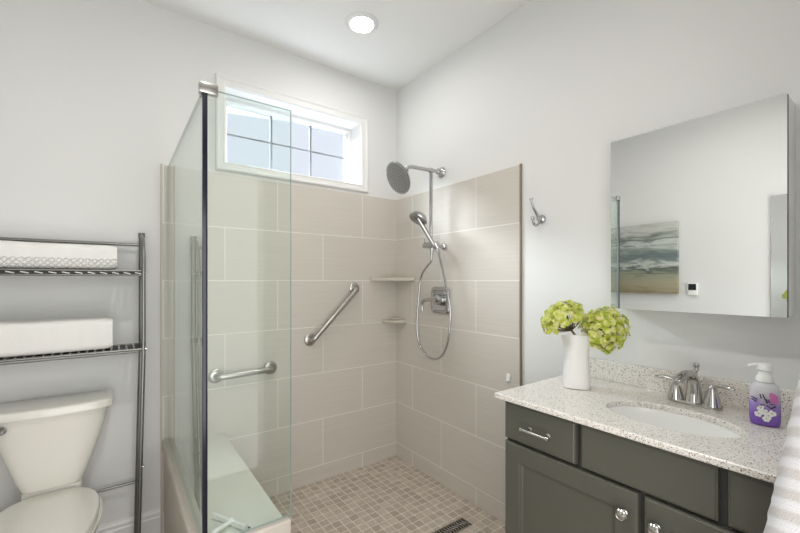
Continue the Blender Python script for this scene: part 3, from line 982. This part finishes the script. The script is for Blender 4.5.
loft(b, [hole_ring(0.0, CZ0), rect_ring(CX0 + e, -0.001, CY0, CY1 - e, CZ0), rect_ring(CX0, -0.001, CY0, CY1, CZ0 + e), rect_ring(CX0, -0.001, CY0, CY1, CZ1 - e),
         rect_ring(CX0 + e, -0.001, CY0, CY1 - e, CZ1), hole_ring(0.003, CZ1), hole_ring(0.0, CZ1 - 0.003)], closed=True)
obj('top_slab', b, M['quartz'], t, True, 30)
b = NB(); box(b, (-0.0205, CY0, CZ1 + 0.0003), (-0.001, CY1 - 0.02, 0.985), 0.002); obj('backsplash', b, M['quartz'], t)

# sink
t = thing('sink', (SKX, SKY, 0.73), 'oval white undermount sink in the vanity top', 'sink')
b = NB()
prof = [(1.07, CZ0 - 0.0005), (1.005, CZ0 - 0.0008), (0.985, CZ0 - 0.012), (0.95, 0.835), (0.86, 0.795), (0.66, 0.764), (0.38, 0.750), (0.10, 0.746)]
inner = [[Vector((SKX + SAX * k * math.cos(2 * PI * j / 56), SKY + SAY * k * math.sin(2 * PI * j / 56), z)) for j in range(56)] for k, z in prof]
outerp = [[Vector((SKX + SAX * k * math.cos(2 * PI * j / 56), SKY + SAY * k * math.sin(2 * PI * j / 56), z)) for j in range(56)] for k, z in ((0.10, 0.736), (0.42, 0.738), (0.70, 0.750), (0.92, 0.785), (1.01, 0.83), (1.05, CZ0 - 0.014), (1.07, CZ0 - 0.012))]
loft(b, inner + outerp, closed=True)
obj('basin', b, M['sinkwhite'], t)
b = NB(); lathe(b, [(0.024, 0.0), (0.024, 0.002), (0.018, 0.004), (0.001, 0.0055)], (SKX, SKY, 0.7472), (0, 0, 1), 28); obj('drain_plug', b, M['chrome'], t)

# ------------------------------------------------------------------ faucet
FX, FY = -0.098, -1.903
t = thing('faucet', (FX, FY, CZ1), 'brushed nickel two-handle faucet behind the sink', 'faucet')
b = NB()
def stadium(cx, cy, z, L, r, k=12):
    pts = [Vector((cx + r * math.cos(a), cy + L + r * math.sin(a), z)) for a in [PI * i / k for i in range(k + 1)]]
    pts += [Vector((cx + r * math.cos(a), cy - L + r * math.sin(a), z)) for a in [PI + PI * i / k for i in range(k + 1)]]
    return pts
loft(b, [stadium(FX, FY, CZ1 + .0004, 0.051, 0.026), stadium(FX, FY, CZ1 + 0.006, 0.051, 0.026), stadium(FX, FY, CZ1 + 0.011, 0.051, 0.021)]); obj('base_plate', b, M['faucet'], t)
b = NB()
sp_ = spline([(FX + 0.004, FY, CZ1 + 0.008), (FX + 0.004, FY, CZ1 + 0.045), (FX - 0.004, FY, CZ1 + 0.084), (FX - 0.030, FY, CZ1 + 0.108), (FX - 0.080, FY + 0.004, CZ1 + 0.112), (FX - 0.128, FY + 0.010, CZ1 + 0.092)], 7)
n = len(sp_)
tube(b, sp_, [0.026 - 0.0125 * min(1, i / n * 1.5) + 0.001 * max(0, (i / n - 0.6) / 0.4) - (0.006 if i == n - 1 else 0) for i in range(n)], 18); obj('spout', b, M['faucet'], t)
b = NB(); tube(b, [(FX + 0.026, FY, CZ1 + 0.06), (FX + 0.026, FY, CZ1 + 0.118)], 0.0035, 10)
lathe(b, [(0.004, 0.0), (0.0085, 0.004), (0.007, 0.012), (0.010, 0.020), (0.007, 0.027), (0.001, 0.028)], (FX + 0.026, FY, CZ1 + 0.112), (0, 0, 1), 16); obj('lift_rod', b, M['faucet'], t)
for s in (-1, 1):
    yc = FY + s * 0.053
    b = NB(); lathe(b, [(0.0265, 0.008), (0.0255, 0.014), (0.020, 0.034), (0.0135, 0.056), (0.0105, 0.064), (0.0110, 0.070), (0.006, 0.076)], (FX, yc, CZ1), (0, 0, 1), 24)
    tube(b, spline([(FX, yc, CZ1 + 0.068), (FX - 0.003, yc + s * 0.018, CZ1 + 0.078), (FX - 0.008, yc + s * 0.038, CZ1 + 0.080), (FX - 0.012, yc + s * 0.062, CZ1 + 0.076)], 5), [0.0085, 0.0078, 0.0072, 0.007, 0.007, 0.0072, 0.0075, 0.008, 0.0084, 0.0088, 0.009, 0.009, 0.0088, 0.008, 0.007, 0.004], 12, flat=0.75)
    obj('lever_handle', b, M['faucet'], t)

# ------------------------------------------------------------------ vase and hydrangeas
VC = Vector((-0.214, -1.544, CZ1))
b = NB()
rings = []
for r, h, n in ((0.046, 0.0008, 3.2), (0.051, 0.003, 3.2), (0.0515, 0.010, 3.2), (0.049, 0.04, 3.0), (0.045, 0.085, 2.8), (0.0425, 0.125, 2.7), (0.0435, 0.160, 2.7), (0.049, 0.190, 2.7), (0.0525, 0.203, 2.7), (0.0530, 0.206, 2.7), (0.0505, 0.206, 2.7), (0.0455, 0.185, 2.7), (0.039, 0.15, 2.7), (0.038, 0.11, 2.7)):
    ring = sring(0, 0, VC.z + h, r, r, n, 44)
    a = 0.55 + h * 3.0
    rings.append([Vector((VC.x + p.x * math.cos(a) - p.y * math.sin(a) + 0.0, VC.y + p.x * math.sin(a) + p.y * math.cos(a), p.z + (0.17 * (p.x * -0.8 + p.y * 0.6) if h > 0.18 else 0))) for p in rings and ring or ring])
loft(b, rings)
tag(obj('vase', b, M['vase'], None), 'white twisted ceramic vase at the left end of the vanity top', 'vase')

def petal_mat():
    m, tr, bs = new_mat('hydrangea_petals')
    g = tr.nodes.new('ShaderNodeTexCoord')
    n = tr.nodes.new('ShaderNodeTexNoise'); n.inputs['Scale'].default_value = 60; n.inputs['Detail'].default_value = 3
    tr.links.new(g.outputs['Object'], n.inputs['Vector'])
    r = ramp(tr, [(0.30, (0.36, 0.46, 0.03)), (0.43, (0.58, 0.66, 0.08)), (0.54, (0.74, 0.76, 0.24)), (0.66, (0.86, 0.78, 0.52))])
    tr.links.new(n.outputs['Fac'], r.inputs[0]); tr.links.new(r.outputs[0], bs.inputs['Base Color'])
    bs.inputs['Roughness'].default_value = 0.6
    trl = tr.nodes.new('ShaderNodeBsdfTranslucent'); tr.links.new(r.outputs[0], trl.inputs[0])
    ms = tr.nodes.new('ShaderNodeMixShader'); ms.inputs[0].default_value = 0.35
    ot = tr.nodes['Material Output']
    tr.links.new(bs.outputs[0], ms.inputs[1]); tr.links.new(trl.outputs[0], ms.inputs[2]); tr.links.new(ms.outputs[0], ot.inputs[0])
    return m
M['petal'] = petal_mat()

def hydrangea(c, radii, axis, root, label, seed, low, count):
    rnd = random.Random(seed)
    c, root = Vector(c), Vector(root)
    t = thing('hydrangea', root, label, 'flower', 'green hydrangeas in the white vase')
    ax = Vector(axis).normalized()
    hub = c - ax * radii[2] * 0.75
    b = NB(); tube(b, spline([root, root.lerp(hub, 0.5) + Vector((0, 0, 0.006)), hub], 6), [0.0052 - 0.0001 * i for i in range(13)], 8); obj('stem', b, M['stem'], t)
    u, w = frame_for(ax)
    b = NB()
    bb = NB()
    pts = []
    tries = 0
    while len(pts) < count and tries < 16000:
        tries += 1
        z = rnd.uniform(low, 1.0)
        a = rnd.uniform(0, 2 * PI)
        q = math.sqrt(max(0, 1 - z * z))
        dvec = u * q * math.cos(a) + w * q * math.sin(a) + ax * z
        p = c + u * q * math.cos(a) * radii[0] + w * q * math.sin(a) * radii[1] + ax * z * radii[2]
        p += dvec * rnd.uniform(-0.018, 0.010)
        if all((p - o_).length > 0.0088 for o_, _ in pts):
            pts.append((p, dvec))
    for p, dvec in pts:
        nrm = (dvec + Vector((rnd.uniform(-.5, .5), rnd.uniform(-.5, .5), rnd.uniform(-.5, .5)))).normalized()
        pu, pw = frame_for(nrm)
        a0 = rnd.uniform(0, PI)
        s = rnd.uniform(0.0085, 0.0150)
        for k in range(4):
            a = a0 + k * PI / 2
            du = pu * math.cos(a) + pw * math.sin(a)
            dw = nrm.cross(du)
            cup = rnd.uniform(0.15, 0.55)
            prof = [(0.05, 0.10, 0), (0.35, 0.46, 0.10), (0.72, 0.56, 0.22), (1.0, 0.25, 0.30)]
            L = [b.verts.new(p + (du * x + dw * y + nrm * zz * cup) * s) for x, y, zz in prof]
            C_ = [b.verts.new(p + (du * x + nrm * (zz * cup - 0.06)) * s) for x, y, zz in prof]
            R_ = [b.verts.new(p + (du * x - dw * y + nrm * zz * cup) * s) for x, y, zz in prof]
            for i in range(3):
                b.faces.new((L[i], L[i + 1], C_[i + 1], C_[i])); b.faces.new((C_[i], C_[i + 1], R_[i + 1], R_[i]))
    o = obj('blossom', b, M['petal'], t, True, 80)
    for p, dvec in pts[::6]:
        tube(bb, spline([hub, hub.lerp(p, 0.55) - ax * 0.008, p - dvec * 0.012], 4), 0.0015, 5)
    obj('stalks', bb, M['stalk'], t)
hydrangea((-0.252, -1.514, 1.166), (0.084, 0.084, 0.066), (-0.62, 0.42, 1.0), (-0.210, -1.548, 1.080), 'green hydrangea head on the left of the white vase', 3, 0.0, 235)
hydrangea((-0.146, -1.616, 1.130), (0.081, 0.081, 0.088), (0.10, -0.75, 0.75), (-0.196, -1.572, 1.078), 'larger green hydrangea head drooping over the right of the white vase', 8, -0.66, 350)

# ------------------------------------------------------------------ soap bottle
PX, PY = -0.154, -2.096
t = thing('soap_bottle', (PX, PY, CZ1), 'clear pump soap bottle with purple flower label beside the faucet', 'soap bottle')
def soap_mat():
    m, tr, bs = new_mat('soap_bottle_print')
    g = tr.nodes.new('ShaderNodeTexCoord')
    s = tr.nodes.new('ShaderNodeSeparateXYZ'); tr.links.new(g.outputs['Object'], s.inputs[0])
    r = ramp(tr, [(0.0, (0.15, 0.06, 0.36)), (0.28, (0.22, 0.11, 0.48)), (0.52, (0.34, 0.24, 0.56)), (0.70, (0.52, 0.50, 0.55)), (1.0, (0.62, 0.62, 0.64))])
    mlt = tr.nodes.new('ShaderNodeMath'); mlt.operation = 'MULTIPLY'; mlt.inputs[1].default_value = 8.0
    n = tr.nodes.new('ShaderNodeTexNoise'); n.inputs['Scale'].default_value = 60
    tr.links.new(g.outputs['Object'], n.inputs['Vector'])
    ad = tr.nodes.new('ShaderNodeMath'); ad.operation = 'MULTIPLY_ADD'; ad.inputs[1].default_value = 0.25
    tr.links.new(s.outputs['Z'], mlt.inputs[0]); tr.links.new(n.outputs['Fac'], ad.inputs[0]); 
    sb = tr.nodes.new('ShaderNodeMath'); sb.operation = 'SUBTRACT'; sb.inputs[1].default_value = 0.12
    tr.links.new(mlt.outputs[0], sb.inputs[0]); tr.links.new(sb.outputs[0], ad.inputs[2])
    tr.links.new(ad.outputs[0], r.inputs[0]); tr.links.new(r.outputs[0], bs.inputs['Base Color'])
    bs.inputs['Roughness'].default_value = 0.12
    return m
M['soap'] = soap_mat()
M['lily'] = plain('label_white', (0.80, 0.79, 0.74), 0.4)
M['ink'] = plain('label_ink', (0.02, 0.018, 0.02), 0.4)
M['pink'] = plain('label_pink', (0.55, 0.16, 0.42), 0.4)
M['clear'] = plain('clear_plastic', (0.74, 0.74, 0.76), 0.12)
SA = math.radians(76.0)      # the label faces the doorway
def sp3(ax_, dp, z):         # bottle frame: ax_ across the label, dp towards the viewer side
    return Vector((PX + ax_ * math.sin(SA) * 0 + ax_ * 0.0 + (-math.sin(SA)) * dp + math.cos(SA) * ax_, PY - math.cos(SA) * dp - math.sin(SA) * ax_, z))
def bring(z, a, d, n=3.0, k=40):
    out = []
    for j in range(k):
        th = 2 * PI * j / k
        c, s = math.cos(th), math.sin(th)
        out.append(sp3(math.copysign(abs(c) ** (2 / n), c) * a, math.copysign(abs(s) ** (2 / n), s) * d, z))
    return out
b = NB()
loft(b, [bring(CZ1 + z, a, d) for z, a, d in ((0.0006, 0.028, 0.020), (0.004, 0.033, 0.024), (0.02, 0.035, 0.026), (0.07, 0.035, 0.026), (0.105, 0.0345, 0.0255), (0.116, 0.031, 0.023), (0.124, 0.023, 0.020), (0.127, 0.018, 0.017))]); obj('bottle', b, M['soap'], t)
b = NB(); lathe(b, [(0.0180, 0.0), (0.0205, 0.002), (0.0205, 0.012), (0.018, 0.018), (0.015, 0.022), (0.015, 0.032), (0.0185, 0.036), (0.0185, 0.048), (0.014, 0.054), (0.001, 0.055)], (PX, PY, CZ1 + 0.1272), (0, 0, 1), 26)
pd = sp3(-1, 0.3, 0) - sp3(0, 0, 0); pd.normalize()
pc = Vector((PX, PY, CZ1 + 0.1272 + 0.047))
tube(b, [pc, pc + pd * 0.024 + Vector((0, 0, 0.003)), pc + pd * 0.040 + Vector((0, 0, -0.002))], [0.0065, 0.0055, 0.004], 10); obj('pump', b, M['plastic'], t)
b = NB()
rnd = random.Random(4)
for ax_, z in ((-0.015, 0.036), (-0.004, 0.045), (0.006, 0.034), (-0.010, 0.052), (0.014, 0.042), (0.002, 0.025)):
    for k in range(5):
        a = k * 2 * PI / 5 + rnd.random()
        cx_, cz_ = ax_ + 0.0055 * math.cos(a), z + 0.0055 * math.sin(a)
        pts = [(cx_ + 0.0042 * math.cos(q * PI / 4), cz_ + 0.0042 * math.sin(q * PI / 4)) for q in range(8)]
        lo_ = [b.verts.new(sp3(p[0], 0.0262, CZ1 + p[1])) for p in pts]; hi_ = [b.verts.new(sp3(p[0], 0.0268 + 0.0004 * k, CZ1 + p[1])) for p in pts]
        b.faces.new(hi_); b.faces.new(lo_[::-1])
        for q in range(8): b.faces.new((lo_[q], lo_[(q + 1) % 8], hi_[(q + 1) % 8], hi_[q]))
obj('label_flowers', b, M['lily'], t, False)
b = NB()
for x0, z0, x1, z1, w_ in ((-0.030, 0.083, -0.018, 0.078, .0022), (-0.030, 0.076, -0.020, 0.071, .002), (-0.012, 0.094, -0.009, 0.082, .0018), (-0.006, 0.095, -0.001, 0.080, .0018), (0.000, 0.082, 0.004, 0.070, .0028), (0.006, 0.080, 0.009, 0.072, .002),
                           (-0.012, 0.062, -0.002, 0.066, .0016), (0.002, 0.064, 0.012, 0.056, .002), (0.012, 0.056, 0.022, 0.064, .0024), (-0.016, 0.060, -0.008, 0.055, .0016), (0.008, 0.066, 0.020, 0.070, .0014)):
    tube(b, [sp3(x0, 0.0262 - 10 * max(0, abs(x0) - 0.024) ** 1.0 * 0.12, CZ1 + z0), sp3(x1, 0.0262, CZ1 + z1)], w_ * 0.85, 6)
obj('label_script', b, M['ink'], t)
b = NB()
for ax_, z in ((0.014, 0.082), (0.020, 0.090), (0.021, 0.078), (0.015, 0.094)):
    for k in range(5):
        a = k * 2 * PI / 5 + rnd.random()
        cx_, cz_ = ax_ + 0.0042 * math.cos(a), z + 0.0045 * math.sin(a)
        pts = [(cx_ + 0.0036 * math.cos(q * PI / 4), cz_ + 0.004 * math.sin(q * PI / 4)) for q in range(8)]
        lo_ = [b.verts.new(sp3(p[0], 0.0250, CZ1 + p[1])) for p in pts]; hi_ = [b.verts.new(sp3(p[0], 0.0264 + 0.0003 * k, CZ1 + p[1])) for p in pts]
        b.faces.new(hi_); b.faces.new(lo_[::-1])
        for q in range(8): b.faces.new((lo_[q], lo_[(q + 1) % 8], hi_[(q + 1) % 8], hi_[q]))
obj('label_petals', b, M['pink'], t, False)

# ------------------------------------------------------------------ mirrored medicine cabinet
MX, MY0, MY1, MZ0, MZ1 = -0.120, -2.139, -1.635, 1.219, 1.881
t = thing('medicine_cabinet', (-0.001, -1.887, MZ0), 'frameless mirrored medicine cabinet on the wall above the vanity', 'medicine cabinet')
b = NB(); box(b, (MX + 0.0235, MY0, MZ0), (-0.001, MY1, MZ1), 0.001); obj('cabinet_box', b, M['mirror_side'], t)
b = NB(); box(b, (MX + 0.0185, MY0 + 0.003, MZ0 + 0.003), (MX + 0.0233, MY1 - 0.003, MZ1 - 0.003)); obj('door_gasket', b, M['black'], t, False)
b = NB(); box(b, (MX, MY0, MZ0), (MX + 0.0183, MY1, MZ1)); dr = obj('mirror_door', b, M['mirror'], t, False, mats=[M['mirror'], M['black']])
for p in dr.data.polygons:
    if abs(p.normal.x) < 0.5:
        p.material_index = 1

# ------------------------------------------------------------------ towel hanging by the doorway
t = thing('wall_hook', (-0.70, YF + 0.001, 1.30), 'small nickel hook holding the white towel beside the doorway', 'hook')
b = NB(); lathe(b, [(0.025, 0.0005), (0.025, 0.006), (0.010, 0.012), (0.008, 0.03)], (-0.70, YF, 1.335), (0, 1, 0), 24); obj('backplate', b, M['nickel'], t)
b = NB(); tube(b, spline([(-0.70, YF + 0.02, 1.335), (-0.70, YF + 0.055, 1.335), (-0.70, YF + 0.08, 1.345), (-0.70, YF + 0.085, 1.368)], 5), 0.006, 10); obj('prong', b, M['nickel'], t)

def striped_towel():
    m, tr, bs = new_mat('ribbed_towel')
    g = tr.nodes.new('ShaderNodeTexCoord')
    s = tr.nodes.new('ShaderNodeSeparateXYZ'); tr.links.new(g.outputs['Object'], s.inputs[0])
    n = tr.nodes.new('ShaderNodeTexNoise'); n.inputs['Scale'].default_value = 500; tr.links.new(g.outputs['Object'], n.inputs['Vector'])
    bp = tr.nodes.new('ShaderNodeBump'); bp.inputs['Strength'].default_value = 0.6; bp.inputs['Distance'].default_value = 0.004
    tr.links.new(n.outputs['Fac'], bp.inputs['Height']); tr.links.new(bp.outputs[0], bs.inputs['Normal'])
    def mth(op, a, b_=None):
        q = tr.nodes.new('ShaderNodeMath'); q.operation = op
        for i, v in enumerate((a, b_)):
            if v is None: continue
            if isinstance(v, (int, float)): q.inputs[i].default_value = v
            else: tr.links.new(v, q.inputs[i])
        return q.outputs[0]
    ph = mth('ADD', mth('MULTIPLY', s.outputs['Z'], 165.0), mth('MULTIPLY', s.outputs['X'], 75.0))
    r = ramp(tr, [(0.25, (0.57, 0.54, 0.525)), (0.75, (0.72, 0.71, 0.72))])
    tr.links.new(mth('MULTIPLY_ADD', mth('SINE', ph), 0.5), r.inputs[0])
    for nd in tr.nodes:
        if nd.type == 'MATH' and nd.operation == 'MULTIPLY_ADD':
            nd.inputs[2].default_value = 0.5
    tr.links.new(r.outputs[0], bs.inputs['Base Color'])
    bs.inputs['Roughness'].default_value = 0.95; bs.inputs['Specular IOR Level'].default_value = 0.1
    return m
M['rib'] = striped_towel()
b = NB()
rings = []
NS, ZT, ZB = 40, 1.352, 0.55
cyt = YF + 0.098
for i in range(NS + 1):
    f = i / NS
    z = ZT + (ZB - ZT) * f
    ra = 0.014 + 0.097 * min(1, f * 1.45) ** 0.86
    ring = []
    for j in range(64):
        a = 2 * PI * j / 64
        fold = 1 + (0.05 + 0.16 * f) * math.sin(5 * a + 1.2 + 1.3 * math.sin(f * 3)) * min(1, f * 3) * 0.55 + 0.03 * math.sin(f * 84 + 2) * f
        rx, ry = ra * 1.10 * fold, min(ra, 0.092 + 0.012 * f) * fold if math.sin(a) < 0 else ra * fold
        ring.append(Vector((-0.70 + rx * math.cos(a), cyt + ry * math.sin(a) * 1.0, z)))
    rings.append(ring)
for r in rings:
    for p in r:
        p.y = max(p.y, YF + 0.004)
loft(b, rings)
tag(obj('towel', b, M['rib'], None, True, 70), 'white ribbed terry towel hanging in front of the vanity by the doorway', 'towel')

# ------------------------------------------------------------------ squeegee on the bench
t = thing('squeegee', (-1.39, -0.93, SZ), 'white and chrome shower squeegee lying on the bench slab', 'squeegee')
p0, p1 = Vector((-1.428, -0.842, SZ)), Vector((-1.350, -0.992, SZ))
dd = (p1 - p0).normalized(); nn = Vector((-dd.y, dd.x, 0))
mid = p0.lerp(p1, 0.56)
b = NB()
rings = []
for q in (p0, p1):
    rings.append([q + nn * a + Vector((0, 0, z)) for a, z in ((-0.010, 0.004), (0.006, 0.004), (0.008, 0.012), (0.002, 0.020), (-0.007, 0.018))])
loft(b, rings)
obj('blade_holder', b, M['plastic'], t, True, 25)
b = NB()
loft(b, [[q + nn * a + Vector((0, 0, z)) for a, z in ((0.004, 0.006), (0.016, 0.001), (0.016, 0.003), (0.006, 0.010))] for q in (p0, p1)])
obj('rubber_blade', b, M['black'], t, False)
b = NB()
hd_ = Vector((-0.072, -0.034, 0))
tube(b, spline([mid + Vector((0, 0, 0.014)) - dd * 0.0, mid + hd_ * 0.25 + Vector((0, 0, 0.014)), mid + hd_ * 0.6 + Vector((0, 0, 0.014)), mid + hd_ + Vector((0, 0, 0.013))], 5), [0.017, 0.014, 0.0115, 0.010, 0.0092, 0.009, 0.009, 0.009, 0.009, 0.009, 0.0092, 0.0095, 0.0098, 0.010, 0.0095, 0.007], 12, flat=0.8)
obj('handle', b, M['plastic'], t)

# ------------------------------------------------------------------ left wall, seen in the mirror
def seascape():
    m, tr, bs = new_mat('abstract_seascape')
    g = tr.nodes.new('ShaderNodeTexCoord')
    s = tr.nodes.new('ShaderNodeSeparateXYZ'); tr.links.new(g.outputs['Object'], s.inputs[0])
    mp = tr.nodes.new('ShaderNodeMapping'); mp.inputs['Scale'].default_value = (1, 4.0, 20)
    tr.links.new(g.outputs['Object'], mp.inputs[0])
    n = tr.nodes.new('ShaderNodeTexNoise'); n.inputs['Scale'].default_value = 1.3; n.inputs['Detail'].default_value = 7; n.inputs['Distortion'].default_value = 0.8
    tr.links.new(mp.outputs[0], n.inputs['Vector'])
    q = tr.nodes.new('ShaderNodeMath'); q.operation = 'MULTIPLY_ADD'; q.inputs[1].default_value = 0.34
    tr.links.new(n.outputs['Fac'], q.inputs[0])
    z = tr.nodes.new('ShaderNodeMath'); z.operation = 'MULTIPLY_ADD'; z.inputs[1].default_value = 1.55; z.inputs[2].default_value = -0.15
    tr.links.new(s.outputs['Z'], z.inputs[0]); tr.links.new(z.outputs[0], q.inputs[2])
    r = ramp(tr, [(0.0, (0.24, 0.19, 0.11)), (0.14, (0.33, 0.30, 0.20)), (0.27, (0.27, 0.28, 0.20)), (0.36, (0.07, 0.10, 0.09)), (0.41, (0.50, 0.52, 0.48)), (0.47, (0.16, 0.20, 0.19)), (0.55, (0.12, 0.155, 0.16)),
                 (0.62, (0.25, 0.29, 0.25)), (0.69, (0.48, 0.51, 0.48)), (0.75, (0.11, 0.14, 0.13)), (0.82, (0.30, 0.32, 0.28)), (0.90, (0.50, 0.51, 0.48)), (1.0, (0.40, 0.40, 0.37))])
    tr.links.new(q.outputs[0], r.inputs[0]); tr.links.new(r.outputs[0], bs.inputs['Base Color'])
    bs.inputs['Roughness'].default_value = 0.7
    return m
t = thing('painting', (XL + 0.001, -0.815, 1.217), 'square abstract seascape canvas in grey and tan, seen in the mirror', 'painting')
b = NB(); box(b, (XL + 0.002, -1.128, 1.217), (XL + 0.040, -0.50, 1.835), 0.002); obj('canvas', b, seascape(), t)
t = thing('thermostat', (XL + 0.001, -1.228, 1.21), 'small white wall thermostat with dark screen, seen in the mirror', 'thermostat')
b = NB(); box(b, (XL + 0.0005, -1.262, 1.208), (XL + 0.022, -1.193, 1.310), 0.004); obj('body', b, M['plastic'], t)
b = NB(); box(b, (XL + 0.0215, -1.255, 1.250), (XL + 0.0232, -1.200, 1.302), 0.0006); obj('screen', b, M['screen'], t)
t = thing('wall_mirror', (XL + 0.001, -1.93, 0.35), 'tall frameless mirror on the wall across from the vanity', 'mirror')
b = NB(); box(b, (XL + 0.001, -2.16, 0.35), (XL + 0.008, -1.706, 1.948)); obj('backing', b, M['plastic'], t, False)
b = NB(); box(b, (XL + 0.0083, -2.16, 0.35), (XL + 0.013, -1.706, 1.948)); obj('mirror_glass', b, M['mirror'], t, False)
